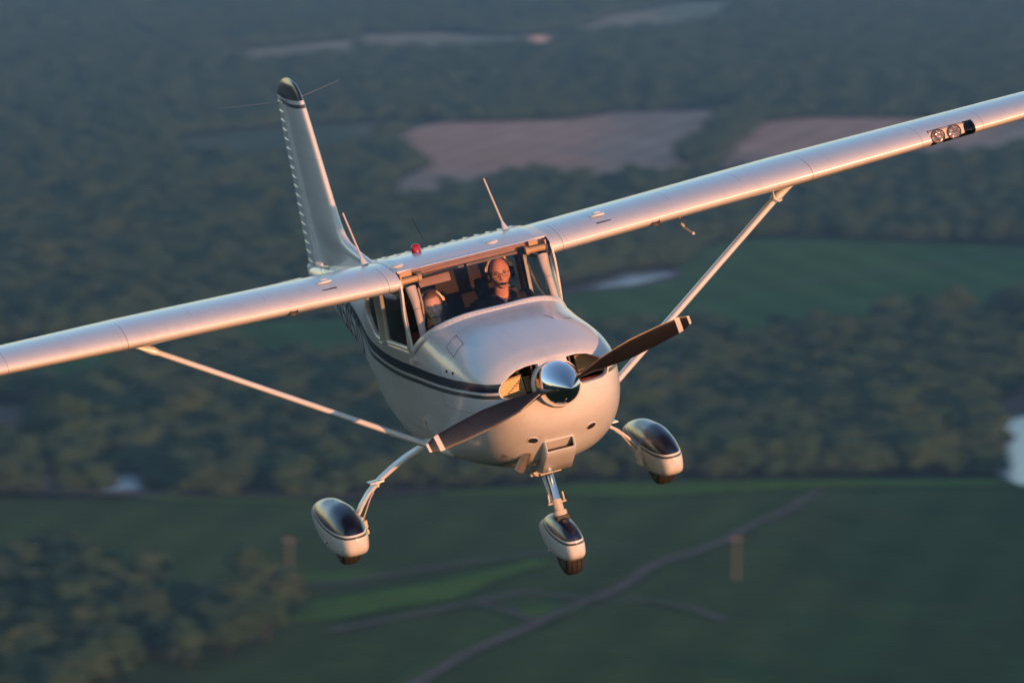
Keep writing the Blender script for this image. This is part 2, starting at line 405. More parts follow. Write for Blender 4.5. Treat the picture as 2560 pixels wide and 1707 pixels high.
# landing-light-style round holes on the chin, intake lips
def lip(P,mat,name,depth=.07):
    r1,r2,r3,r4=[],[],[],[]
    cx=sum(a for a,b in P)/len(P);cz=sum(b for a,b in P)/len(P)
    P=[(a,b) for a,b in P]
    N=len(P)
    for i,(a,b) in enumerate(P):
        y=yfront(a,b);t1=Vector(P[(i+1)%N])-Vector(P[i-1]);nn=Vector((t1.y,-t1.x)).normalized()
        if nn.dot(Vector((cx-a,cz-b)))<0: nn=-nn
        r1.append((a-nn.x*.004,y+.001,b-nn.y*.004));r2.append((a+nn.x*.004,y-.001,b+nn.y*.004));r3.append((a+nn.x*.009,y+.010,b+nn.y*.009));r4.append((a+nn.x*.010,y+depth,b+nn.y*.010))
    return MB().rings([r1,r2,r3,r4],True).build(name,mat,cowl,angle=60)
def dens(P,k=4):
    o=[]
    for i in range(len(P)):
        a,b=Vector(P[i]),Vector(P[(i+1)%len(P)])
        for q in range(k):o.append(tuple(a.lerp(b,q/k)))
    return o
for sgn in(1,-1): lip(dens([(sgn*a,b) for a,b in INL]),M['white'],'intake_lip')
# engine bay behind the intakes
b=MB();b.box((0,-.62,.04),(.45,.01,.17));b.build('firewall_shroud',M['engine'],cowl,False)
for sgn in(1,-1):
    MB().box((sgn*.14,-.85,.06),(.006,.2,.14)).build('engine_baffle',M['engine'],cowl,False)
b=MB()   # tan cylinder baffle on the aircraft's left
b.box((.285,-.92,.070),(.082,.006,.055));b.box((.285,-.925,.000),(.082,.006,.010));b.box((.205,-.93,.05),(.004,.02,.08));b.box((.365,-.935,.05),(.004,.02,.07))
b.build('cylinder_baffle',M['tan'],cowl,False,bevel=.003)
MB().box((.28,-.97,-.047),(.09,.02,.006)).build('intake_seal',M['red'],cowl,False)
b=MB()   # slatted oil cooler on the aircraft's right
rot=Matrix.Rotation(R_(-6),3,'Y')
for i in range(11): b.box((-.292+0*i,-.965,-.046+.0118*i),(.085,.012,.0028),rot)
b.build('oil_cooler',M['fin_metal'],cowl,False)
b=MB();b.box((-.292,-.955,.083),(.088,.014,.005),rot);b.box((-.292,-.955,-.052),(.088,.014,.005),rot);b.box((-.378,-.955,.012),(.004,.014,.072),rot);b.box((-.205,-.955,.016),(.004,.014,.07),rot)
b.tube([(-.362,-.982,-.045),(-.222,-.982,.06)],.0045,6)
b.build('oil_cooler_frame',M['tan'],cowl,False)
MB().box((-.292,-.94,.012),(.08,.003,.068)).build('oil_cooler_core',M['engine'],cowl,False)
b=MB();b.box((-.335,-.90,.115),(.05,.006,.03));b.build('cylinder_baffle',M['tan'],cowl,False)
b=MB();b.tube([(-.21,-.93,.10),(-.24,-.90,.13),(-.27,-.88,.14)],.012,8);b.ell((-.225,-.93,.115),(.02,.02,.018));b.ell((-.2,-.94,.07),(.018,.018,.018));b.build('engine_fitting',M['engine'],cowl)
b=MB()
for i in range(9): b.box((-.170,-.98+.004*i,-.03+.012*i),(.022,.008,.0022))
b.build('starter_ring',M['fin_metal'],cowl,False)
# chin holes
def ysurf(x,z):
    return yfront(x,z)
for sgn in(1,-1):
    x0,z0=sgn*.216,-.385;y0=ysurf(x0,z0)
    nrm=Vector((ysurf(x0+.01,z0)-ysurf(x0-.01,z0),-.02,ysurf(x0,z0+.01)-ysurf(x0,z0-.01)))
    nrm=-Vector((-(ysurf(x0+.01,z0)-ysurf(x0-.01,z0))/.02,1,-(ysurf(x0,z0+.01)-ysurf(x0,z0-.01))/.02)).normalized()
    c=Vector((x0,y0,z0))
    MB().lathe(c-nrm*.012,nrm,[(0,.034),(.013,.034),(.0155,.036),(.0155,.040),(.012,.042)],28).build('light_ring',M['white'],cowl)
    MB().lathe(c-nrm*.006,nrm,[(0,.0001),(.0,.035),(.008,.035),(.0085,.0001)],24).build('chin_hole_shade',M['engine'],cowl)  # near-flush dark disc, its colour stands in for shade inside the recessed hole
# spinner, backplate, propeller
PR=bpy.data.objects.new('propeller',None);COL.objects.link(PR);PR.parent=AP;PR.location=(0,-1.2,0)
prof=[]
for i in range(25):
    u=i/24; r=.163*(1-(1-u)**1.95)
    prof.append((u*.385,max(r,.0006)))
prof+= [(.395,.1635),(.40,.158)]
MB().lathe((0,-.335,0),(0,1,0),prof,72).build('spinner',M['chrome'],PR,angle=60)
MB().lathe((0,.068,0),(0,1,0),[(0,.02),(0,.158),(.006,.162),(.022,.162),(.026,.158),(.026,.02)],64).build('backplate',M['white'],PR)
MB().lathe((0,-1.108,0),(0,1,0),[(0.03,.15),(-.006,.156),(-.016,.163),(-.014,.170),(.0,.173),(.05,.172)],64).build('nose_ring',M['white'],cowl)
def blade(ang):
    rs=[];N=52
    for i in range(N+1):
        u=i/N;r=.10+u*.94
        ch=.055 if u<.08 else np.interp(u,[.08,.25,.5,.75,.92,1],[.06,.13,.155,.14,.115,.06])
        th=np.interp(u,[0,.1,.3,1],[.05,.045,.022,.007])
        pit=R_(np.interp(u,[0,.2,.5,1],[58,44,26,16]))
        pts=[]
        for q in range(16):
            a=2*math.pi*q/16;cx=math.cos(a)*ch/2;cz=math.sin(a)*th/2*(1 if math.sin(a)>0 else .35)
            # section: width along tangential X, thickness along Y
            xx=cx*math.cos(pit)+cz*math.sin(pit);yy=-cz*math.cos(pit)+cx*math.sin(pit)
            pts.append((xx,yy,r))
        rs.append(pts)
    m=MB();m.rings(rs,True,True,True)
    Mr=Matrix.Rotation(ang,3,'Y')
    m.v=[tuple(Mr@Vector(v)) for v in m.v]
    o=m.build('blade',[M['blade'],M['bladetip']],PR)
    for pl in o.data.polygons:
        c=pl.center;r=math.hypot(c.x,c.z)
        if r>1.015 or .94<r<.965: pl.material_index=1
    return o
PROP_A=R_(78)     # angle from up towards +X (image right)
blade(PROP_A);blade(PROP_A+math.pi)
# --- belly: exhaust, ram scoop, nose gear
m=MB();cx,cy,cz=-.165,-.52,-.585
rs=[]
ax=Vector((-.075,.05,-.13)).normalized();a=ax.cross(Vector((1,0,0))).normalized();b_=ax.cross(a)
def ringc(c,r,n=24): return [Vector(c)+(a*math.cos(2*math.pi*q/n)+b_*math.sin(2*math.pi*q/n))*r for q in range(n)]
c0=Vector((-.232,-.775,-.47));L=.165
m.rings([ringc(c0,.036),ringc(c0+ax*L,.036),ringc(c0+ax*L,.032),ringc(c0+ax*(L-.1),.032)]);m.build('exhaust_pipe',M['exh'],AP)
# ram air scoop: box with open mouth
def scoop():
    m=MB()
    def rr(y,x,zt,zb,r=.018):
        P=roundpoly([(-x,zb),(x,zb),(x,zt),(-x,zt)],r,4);return [(p[0]-.03*max(0,min(1,(-.3-y)/.5)),y,p[1]) for p in P]
    m.rings([rr(-.935,.096,-.428,-.492,.006),rr(-.947,.103,-.421,-.500,.010),rr(-.94,.111,-.414,-.508),rr(-.89,.115,-.405,-.545),rr(-.74,.118,-.42,-.625),rr(-.60,.118,-.45,-.69),rr(-.35,.112,-.5,-.715),rr(-.1,.10,-.55,-.705),rr(.1,.07,-.58,-.69)])
    m.build('air_scoop',M['white'],AP,angle=60)
    MB().rings([rr(-.935,.0965,-.4275,-.4925,.006),rr(-.72,.095,-.43,-.488,.006)],True,False,True).build('scoop_duct',M['engine'],AP,False)
scoop()
NG=bpy.data.objects.new('nose_gear',None);COL.objects.link(NG);NG.parent=AP;NG.location=(0,0,0)
tp=Vector((0,-.22,-.70));bt=Vector((0,-.34,-1.07));dr=(bt-tp).normalized()
b=MB();b.box((-.01,-.25,-.722),(.115,.06,.010));b.box((-.02,-.25,-.738),(.055,.05,.012));b.box((.05,-.30,-.735),(.03,.01,.012));b.box((-.12,-.25,-.735),(.02,.02,.012));b.tube([(-.115,-.3,-.735),(-.09,-.3,-.745)],.008,8)
b.build('steering_collar',M['cast'],NG,False,bevel=.004)
m=MB();m.tube([tp,tp+dr*.27],.030,20);m.build('oleo_strut',M['steel'],NG)
m=MB();m.tube([tp+Vector((-.045,.05,0)),tp+dr*.27+Vector((-.028,.03,0))],.011,10);m.build('shimmy_damper',M['steel'],NG)
m=MB();q=tp+dr*.26
m.tube([q,q+dr*.11],.036,16);m.tube([q+dr*.02+Vector((-.068,0,0)),q+dr*.02+Vector((.068,0,0))],.008,8);m.tube([q+dr*.01+Vector((-.055,0,-.0)),q+dr*.0+Vector((-.052,0,.05))],.007,6);m.tube([q+dr*.01+Vector((.055,0,-.0)),q+dr*.0+Vector((.055,0,.05))],.007,6)
m.tube([q+dr*.085,q+dr*.125],.050,16);m.build('torque_link',M['cast'],NG)
m=MB();m.box(tuple(q+dr*.14),(.046,.055,.03));m.build('fork',M['engine'],NG,bevel=.006)
def tyre(c,r,w,parent,name='wheel'):
    pr=[];n=14
    for i in range(n+1):
        a=math.pi*i/n-math.pi/2
        pr.append((math.sin(a)*w/2,r-.055+.055*abs(math.cos(a))**.6))
    o=MB().lathe((0,0,0),(1,0,0),[(-w/2*.8,r*.45)]+pr+[(w/2*.8,r*.45)],56).build(name,M['rubber'],parent,angle=60)
    o.location=c
    MB().lathe((0,0,0),(1,0,0),[(-w/2*.7,.02),(-w/2*.75,r*.5),(w/2*.75,r*.5),(w/2*.7,.02)],32).build('hub',M['steel'],o)
    return o
def pant(name,cx,y0,y1,zn,zt_k,zb_k,hw_k,mat,parent,flat=2.6):
    zt=pchip(*zip(*zt_k));zb=pchip(*zip(*zb_k));hw=pchip(*zip(*hw_k));rs=[]
    us=[(1-math.cos(math.pi*i/40))/2 for i in range(41)]
    n=40
    for u in us:
        y=y0+(y1-y0)*u;zc=zn+(.02)*u
        w=hw(y);T=zt(y);B=zb(y);zc=B+(T-B)*.42;r=[]
        for i in range(n):
            th=2*math.pi*i/n;c,s_=math.cos(th),math.sin(th)
            e=2.1 if s_>=0 else 4.0
            k=(abs(c)**e+abs(s_)**e)**(-1/e)
            r.append((cx+w*k*c*(1 if s_>0 else 1-.10*abs(k*s_)),y,zc+((T-zc) if s_>=0 else (zc-B))*k*s_))
        rs.append(r)
    return MB().rings(rs,True,True,True).build(name,mat,parent,angle=70)
np_=pant('wheel_fairing',0,-.64,.42,-1.2,[(-.64,-1.22),(-.628,-1.175),(-.58,-1.13),(-.47,-1.085),(-.3,-1.06),(-.1,-1.07),(.15,-1.13),(.42,-1.21)],[(-.64,-1.24),(-.628,-1.305),(-.58,-1.35),(-.47,-1.372),(-.3,-1.375),(-.05,-1.36),(.2,-1.29),(.42,-1.22)],[(-.64,.005),(-.628,.045),(-.58,.073),(-.47,.092),(-.3,.100),(-.05,.09),(.2,.06),(.42,.008)],M['nosepant'],NG)
tyre((0,-.34,-1.31),.185,.135,NG)
m=MB();m.ell((-.136,-.33,-1.29),(.008,.014,.014));m.build('axle_bolt',M['exh'],NG)
for sgn in(1,-1):
    G=bpy.data.objects.new('main_gear',None);COL.objects.link(G);G.parent=AP
    P=[(.40,-.60),(.52,-.630),(.64,-.672),(.76,-.728),(.87,-.790),(.97,-.868),(1.04,-.945),(1.085,-1.01)]
    rs=[]
    for i,(x,z) in enumerate(P):
        a,b2=P[max(i-1,0)],P[min(i+1,len(P)-1)];t2=Vector((b2[0]-a[0],b2[1]-a[1])).normalized();nn=Vector((-t2.y,t2.x))
        u=i/(len(P)-1);cw=.075-.025*u;h=.013-.003*u;y=1.52+.06*u
        sec=[(-cw,0),(-cw*.9,h),(0,h*1.15),(cw*.9,h),(cw,0),(cw*.9,-h),(0,-h*1.15),(-cw*.9,-h)]
        rs.append([(sgn*(x+nn.x*q),y+p_,z+nn.y*q) for p_,q in sec])
    MB().rings(rs,True,True,True).build('leg',M['white'],G)
    m=MB();m.tube([(sgn*.945,1.50,-.862),(sgn*.985,1.49,-.905),(sgn*1.07,1.50,-1.05)],.005,6);m.build('brake_line',M['cast'],G)
    so=.0 if sgn<0 else .0
    m=MB();sx=.915;m.box((sgn*(sx),1.50,-.790),(.055,.07,.005));m.tube([(sgn*(sx-.0),1.5,-.795),(sgn*(sx-.015),1.5,-.835)],.010,6);m.build('step',M['white'],G,bevel=.003)
    cxm=1.225 if sgn>0 else -1.235;kw=.87 if sgn>0 else 1.0
    pant('wheel_fairing',cxm,1.02,2.42,-1.05,[(1.02,-1.09),(1.035,-1.035),(1.10,-.975),(1.25,-.908),(1.45,-.868),(1.7,-.865),(2.0,-.90),(2.25,-.96),(2.42,-1.01)],[(1.02,-1.11),(1.035,-1.175),(1.10,-1.225),(1.25,-1.243),(1.5,-1.243),(1.75,-1.21),(2.0,-1.14),(2.25,-1.06),(2.42,-1.02)],[(a_,b_*kw) for a_,b_ in [(1.02,.005),(1.035,.058),(1.10,.10),(1.25,.132),(1.5,.144),(1.8,.132),(2.1,.095),(2.42,.01)]],M['mainpant'],G)
    tyre((cxm,1.46,-1.135),.20,.15,G)
    m=MB();m.box((sgn*1.088,1.50,-1.09),(.012,.05,.075));m.box((sgn*1.065,1.47,-1.06),(.014,.03,.016));m.box((sgn*1.068,1.47,-1.13),(.016,.03,.016));m.box((sgn*1.07,1.46,-1.095),(.008,.035,.05));m.ell((sgn*1.06,1.455,-1.09),(.014,.014,.014));m.build('brake_caliper',M['cast'],G,False)
    m=MB();m.ell((sgn*1.385,1.46,-1.135),(.010,.014,.012));m.build('axle_bolt',M['exh'],G)
# --- cabin and tail body
DW=roundpoly([(.775,.60),(1.55,.60),(1.62,.185),(.865,.195)],.05)
RWIN=roundpoly([(1.82,.58),(2.30,.50),(2.33,.33),(2.05,.19),(1.82,.175)],.06)
def cabin():
    n=160;ys=list(np.arange(.72,2.62,.02))+list(np.arange(2.64,7.001,.06))+[7.0]
    vs=[];
    for y in ys:
        # tumblehome: upper sides lean in slightly
        for (x,yy,z) in ring(SC(y),y,n):
            vs.append([x,yy,z])
    polys=[DW,RWIN]
    for v in vs:
        if abs(v[0])>.3 and .1<v[2]<.72:
            for P in polys:
                dd,a,b=nearest(v[1],v[2],P)
                if dd<.011:
                    v[1],v[2]=a,b;v[0]=math.copysign(half(SC(a),b),v[0])
    fs=[]
    for i in range(len(ys)-1):
        for j in range(n):
            q=(i*n+j,i*n+(j+1)%n,(i+1)*n+(j+1)%n,(i+1)*n+j)
            cx=sum(vs[a][0] for a in q)/4;cy=sum(vs[a][1] for a in q)/4;cz=sum(vs[a][2] for a in q)/4
            if abs(cx)>.3 and any(inpoly(cy,cz,P) for P in polys): continue
            if cz>.64 and cy<2.1: continue
            fs.append(q)
    bm=bmesh.new();bv=[bm.verts.new(v) for v in vs]
    for f in fs:
        try:bm.faces.new([bv[a] for a in f])
        except ValueError:pass
    bmesh.ops.delete(bm,geom=[v for v in bm.verts if not v.link_faces],context='VERTS')
    bmesh.ops.remove_doubles(bm,verts=bm.verts,dist=.0003)
    bmesh.ops.recalc_face_normals(bm,faces=bm.faces)
    me=bpy.data.meshes.new('fuselage');bm.to_mesh(me);bm.free();return me
fus=mkobj('fuselage',cabin(),M['fus'],AP,angle=50)
fus.modifiers.new('s','SOLIDIFY').thickness=.006
MB().ell((0,7.02,.17),(.03,.05,.045)).build('tail_cone',M['white'],AP)
# window panes and frames
def side_window(P,sgn,name):
    P3=lambda q,off=0:(sgn*(half(SC(q[0]),q[1])+off),q[0],q[1])
    cy=sum(q[0] for q in P)/len(P);cz=sum(q[1] for q in P)/len(P)
    rs=[]
    for s_ in (1,.75,.5,.25,.01):
        rs.append([P3((cy+(q[0]-cy)*s_,cz+(q[1]-cz)*s_),-.012+.008*(1-s_)) for q in P])
    o=MB().rings(rs,True,False,True).build(name,M['glass2'],AP)
    def sect(k,off): return [P3((cy+(q[0]-cy)*k[0],cz+(q[1]-cz)*k[1]),off) for q in P]
    def rim(d,off):
        out=[];N=len(P)
        for i in range(N):
            t1=Vector(P[(i+1)%N])-Vector(P[i-1]);nn=Vector((t1.y,-t1.x)).normalized()
            if nn.dot(Vector((cy-P[i][0],cz-P[i][1])))<0:nn=-nn
            out.append(P3((P[i][0]+nn.x*d,P[i][1]+nn.y*d),off))
        return out
    MB().rings([rim(-.014,.001),rim(-.012,.006),rim(.004,.007),rim(.010,.003),rim(.012,-.020)]).build('window_frame',M['white'],o,angle=60)
    return o
for sgn in(-1,1):
    side_window(DW,sgn,'door_window');side_window(RWIN,sgn,'rear_window')
    y0,z0=.80,-.40
# door handle, hinge tabs, small vents on right side
def onside(y,z,sgn,off=0): 
    return Vector((sgn*(half(SC(y) if y>.74 else SF(y),z)+off),y,z))
for sgn in(-1,1):
    m=MB();m.tube([onside(.86,-.33,sgn,.012),onside(.86,-.40,sgn,.014)],.009,8);m.box(onside(.86,-.33,sgn,.006),(.008,.014,.014));m.box(onside(.86,-.40,sgn,.006),(.008,.012,.012));m.build('door_hinge',M['cast'],AP,False)
    m=MB();p=onside(.70,.135,sgn,.0)
    m.tube([p,p+Vector((sgn*.03,.0,0)),p+Vector((sgn*.045,-.03,-.01))],[.022,.018,.016],10);m.build('temperature_probe',M['post'],AP)
# cowl hatch outline and latches on the hood (aircraft's right)
def onhull(x,y):
    sec=SF(y);lo,hi=sec[1],sec[2]-1e-4
    for _ in range(30):
        m_=(lo+hi)/2
        if half(sec,m_)>abs(x):lo=m_
        else:hi=m_
    return Vector((x,y,lo))
def hatch(yx):
    m=MB()
    for i in range(len(yx)):
        a_,b_2=yx[i],yx[(i+1)%len(yx)]
        pts=[onhull(a_[1]+(b_2[1]-a_[1])*k/8,a_[0]+(b_2[0]-a_[0])*k/8)+Vector((0,0,.0005)) for k in range(9)]
        m.tube(pts,.0022,5)
    return m
hatch([(-.02,-.49),(-.02,-.40),(-.27,-.415),(-.27,-.505)]).build('hatch_seam',M['dark'],cowl)
for (y,x) in((-.36,-.545),(-.20,-.556)): MB().box(onside(y,.13,-1,.002),(.004,.012,.010)).build('cowl_fastener',M['dark'],cowl,False)
MB().tube([onhull(.20,-.30)+Vector((0,0,.001)),onhull(.235,-.42)+Vector((0,0,.001))],.002,5).build('hood_seam',M['dark'],cowl)
MB().tube([onhull(.30,-.42)+Vector((0,0,.001)),onhull(.36,-.40)+Vector((0,0,.001))],.002,5).build('hood_seam',M['dark'],cowl)
# --- windshield
def arch(s_):      # s in [-1,1] -> point of the base arch on the hull
    th=math.pi/2-s_*math.pi/2*.985
    lo,hi=-.2,.80
    for _ in range(40):
        y=(lo+hi)/2;sec=SF(y);c,s2=math.cos(th),math.sin(th);e=sec[4]
        r=(abs(c)**e+abs(s2)**e)**(-1/e);z=sec[1]+(sec[2]-sec[1])*r*s2;x=sec[0]*r*c
        if y>max(WB(z),-9):hi=y
        else:lo=y
    return Vector((x,y,z))
# keep only the part of the arch above z=.19
ss=[s_ for s_ in np.linspace(-1,1,401) if arch(s_).z>.195]
sA,sB=ss[0],ss[-1]
def ws_col(u):     # u in [-1,1]
    B_=arch(sA+(sB-sA)*(u+1)/2)
    k=abs(u)**5
    Tx=.562*u
    T=Vector((Tx,.80,.790-.004*k))
    P2=Vector((.575*u,.655+.01*k,.765*(1-k)+.695*k))
    P1=(B_+P2)/2
    P1+=Vector((.012*u,-.045*(1-k)+.01*k,.045*(1-k)))
    return B_,P1,P2,T
def bez(ps,t):
    # catmull-rom through 4 points
    n=len(ps)-1;f=t*n;i=min(int(f),n-1);f-=i
    p1,p2=ps[i],ps[i+1];p0=ps[i-1] if i>0 else p1*2-p2;p3=ps[i+2] if i+2<=n else p2*2-p1
    return 0.5*((2*p1)+(p2-p0)*f+(2*p0-5*p1+4*p2-p3)*f*f+(3*p1-p0-3*p2+p3)*f**3)
rs=[]
for i in range(61):
    u=-1+2*i/60;ps=ws_col(u);rs.append([bez(ps,j/30) for j in range(31)])
ws=MB().rings(rs,False).build('windshield',M['glass'],AP,angle=0)
# base frame strip
def sweep(pts,w,h,mat,name,parent,nrmf):
    rs=[]
    for i,p in enumerate(pts):
        t_=(pts[min(i+1,len(pts)-1)]-pts[max(i-1,0)]).normalized();n_=nrmf(i,p);n_=(n_-t_*n_.dot(t_)).normalized();b2=t_.cross(n_)
        rs.append([p+b2*w*a+n_*h*c for a,c in((-1,0),(-.9,.8),(-.3,1),(.3,1),(.9,.8),(1,0),(.9,-.5),(-.9,-.5))])
    return MB().rings(rs,True,True,True).build(name,mat,parent,angle=60)
ap=[arch(sA+(sB-sA)*i/80) for i in range(81)]
def onrm(i,p): return Vector((p.x*.9,-.25,.28+max(0,.25-abs(p.x)))).normalized()
wf=sweep([p+onrm(0,p)*.004+Vector((0,-.020,0)) for p in ap],.030,.007,M['white'],'windshield_base_frame',AP,onrm)
# rivets along the frame
sm=MB().ell((0,0,0),(.0035,.0035,.002),8,5).build('screw',M['exh'],wf,False);first=True
for i in range(2,79,2):
    o=sm if first else sm.copy()
    if not first: COL.objects.link(o)
    first=False;o.location=ap[i]+onrm(i,ap[i])*.011+Vector((0,-.032,-.002))
# door posts / front frame of the cabin side
for sgn in(-1,1):
    B_,P1,P2,T=ws_col(sgn*1.0)
    pts=[bez([B_,P1,P2,T],j/24*.72) for j in range(25)]
    sweep([p+Vector((sgn*.004,.012,0)) for p in pts],.020,.010,M['white'],'windshield_post',AP,lambda i,p:Vector((sgn,-.2,0)))
    # tube brace inside
    m=MB();m.tube([(sgn*.505,.70,.66),(sgn*.50,.66,.56),(sgn*.503,.635,.50)],[.040,.033,.027],16);m.tube([(sgn*.503,.635,.50),(sgn*.51,.58,.26)],.027,16);m.build('cabin_brace',M['post'],AP)
    m=MB();m.tube([(sgn*.40,.76,.705),(sgn*.57,.75,.705)],.024,16);m.tube([(sgn*.40,.76,.705),(sgn*.425,.76,.705)],.032,10);m.build('spar_tube',M['yellow'],AP)
    m=MB();m.tube([(sgn*.42,.85,.62),(sgn*.425,.80,.52),(sgn*.44,.76,.42),(sgn*.475,.70,.33)],.008,8);m.build('vent_hose',M['yellow'],AP)
    m=MB();m.box((sgn*.555,.80,.71),(.006,.07,.05));m.box((sgn*.50,.83,.74),(.05,.006,.03));m.build('root_bracket',M['yellow'],AP,False,bevel=.003)
# glareshield: deck under the windshield
rs=[]
for i in range(41):
    s_=sA+(sB-sA)*i/40;p=arch(s_);q=p+Vector((-p.x*.03,.03,-.012))
    e=Vector((p.x*.93,.80,min(q.z,.375)-.02-.02*abs(p.x)))
    if q.y>e.y-.02:q.y=e.y-.02
    rs.append([q,q.lerp(e,.5)+Vector((0,0,.012)),e,e+Vector((0,.01,-.03)),Vector((e.x,.78,-.1))])
MB().rings(rs,False).build('glareshield',M['dash'],AP,angle=50)
MB().box((-.05,.765,.10),(.42,.012,.2)).build('instrument_panel',M['dash'],AP,False)
# cabin interior
m=MB();m.box((0,1.5,-.40),(.46,.72,.02));m.build('cabin_floor',M['liner_d'],AP,False)
m=MB();m.box((0,2.58,.0),(.43,.015,.46));m.build('rear_bulkhead',M['liner_d'],AP,False)
rs=[]
for y in(.86,.9,1.2,1.6,2.0,2.3,2.55): rs.append([(x,y,z-max(0,y-1.2)*.16) for x,z in((-.55,.66),(-.50,.705),(-.3,.735),(0,.745),(.3,.735),(.50,.705),(.55,.66))])
MB().rings(rs,False).build('headliner',M['liner'],AP)
MB().box((0,.90,.735),(.54,.025,.022)).build('front_spar',M['liner'],AP,False,bevel=.003)
m=MB();m.box((-.25,.86,.700),(.20,.004,.010));m.box((.17,.86,.70),(.20,.004,.010));m.box((-.405,.84,.71),(.03,.012,.03));m.box((.405,.84,.71),(.03,.012,.025));m.tube([(-.40,.83,.69),(-.1,.83,.70)],.009,8);m.build('sun_visor_rail',M['dark'],AP,False)
m=MB();m.box((-.28,.90,.655),(.12,.006,.045),Matrix.Rotation(R_(-30),3,'X'));m.build('sun_visor',M['liner'],AP,False,bevel=.004)
for sgn in(-1,1):   # side trim between the windows
    m=MB();m.box((sgn*.545,1.72,.38),(.008,.06,.26));m.box((sgn*.548,1.2,.06),(.008,.45,.10));m.build('side_trim',M['liner'],AP,False)
def seat(x,y,h):
    t=bpy.data.objects.new('seat',None);COL.objects.link(t);t.parent=AP
    rot=Matrix.Rotation(R_(-12),3,'X')
    MB().box((x,y+.22,-.02+h),(.20,.045,.34),rot).build('backrest',M['seat'],t,bevel=.035)
    MB().box((x,y-.02,-.27+h),(.20,.22,.05)).build('seat_cushion',M['seat'],t,bevel=.03)
    if y<2: MB().box((x,y+.33,.40+h),(.12,.035,.07),rot).build('headrest',M['seat'],t,bevel=.02)
seat(.27,1.22,0.02);seat(-.27,1.22,-.10);seat(.27,2.1,-.02);seat(-.27,2.1,-.02)
# control yokes
for x in(.26,-.28):
    m=MB();pts=[(x+.13*math.cos(a),.90-.01,.14+.09*math.sin(a)) for a in np.linspace(math.pi*1.15,-math.pi*.15,16)];m.tube(pts[::-1],.013,8);m.tube([(x,.77,.10),(x,.90,.08)],.012,8);m.tube([pts[0],(x,.9,.08),pts[-1]],.011,8);m.build('control_yoke',M['dark'],AP)
# --- wings
def naca(n=40,m_=.02,p_=.4,th_=.12):
    up,lo=[],[]
    for i in range(n+1):
        x=(1-math.cos(math.pi*i/n))/2
        yt=5*th_*(.2969*math.sqrt(x)-.1260*x-.3516*x*x+.2843*x**3-.1036*x**4)
        yc=m_/p_**2*(2*p_*x-x*x) if x<p_ else m_/(1-p_)**2*(1-2*p_+2*p_*x-x*x)
        up.append((x,yc+yt));lo.append((x,yc-yt))
    return up,lo
UP,LO=naca(44)
def wchord(x): return 1.63 if x<2.54 else 1.63+(1.12-1.63)*(x-2.54)/(5.46-2.54)
def wle(x): return .66 if x<2.54 else .66+.10*(x-2.54)/2.92
def wz(x): return .700+.030*(x-.575)
def wpt(x,u,v,inc=R_(1.5)):
    c=wchord(x);s_=1
    yy=u*c;zz=v*c
    return Vector((x,wle(x)+yy*math.cos(inc)+zz*math.sin(inc),wz(x)-yy*math.sin(inc)+zz*math.cos(inc)))
LOOP=UP[::-1]+LO[1:-1]
LLX0,LLX1=3.57,3.925
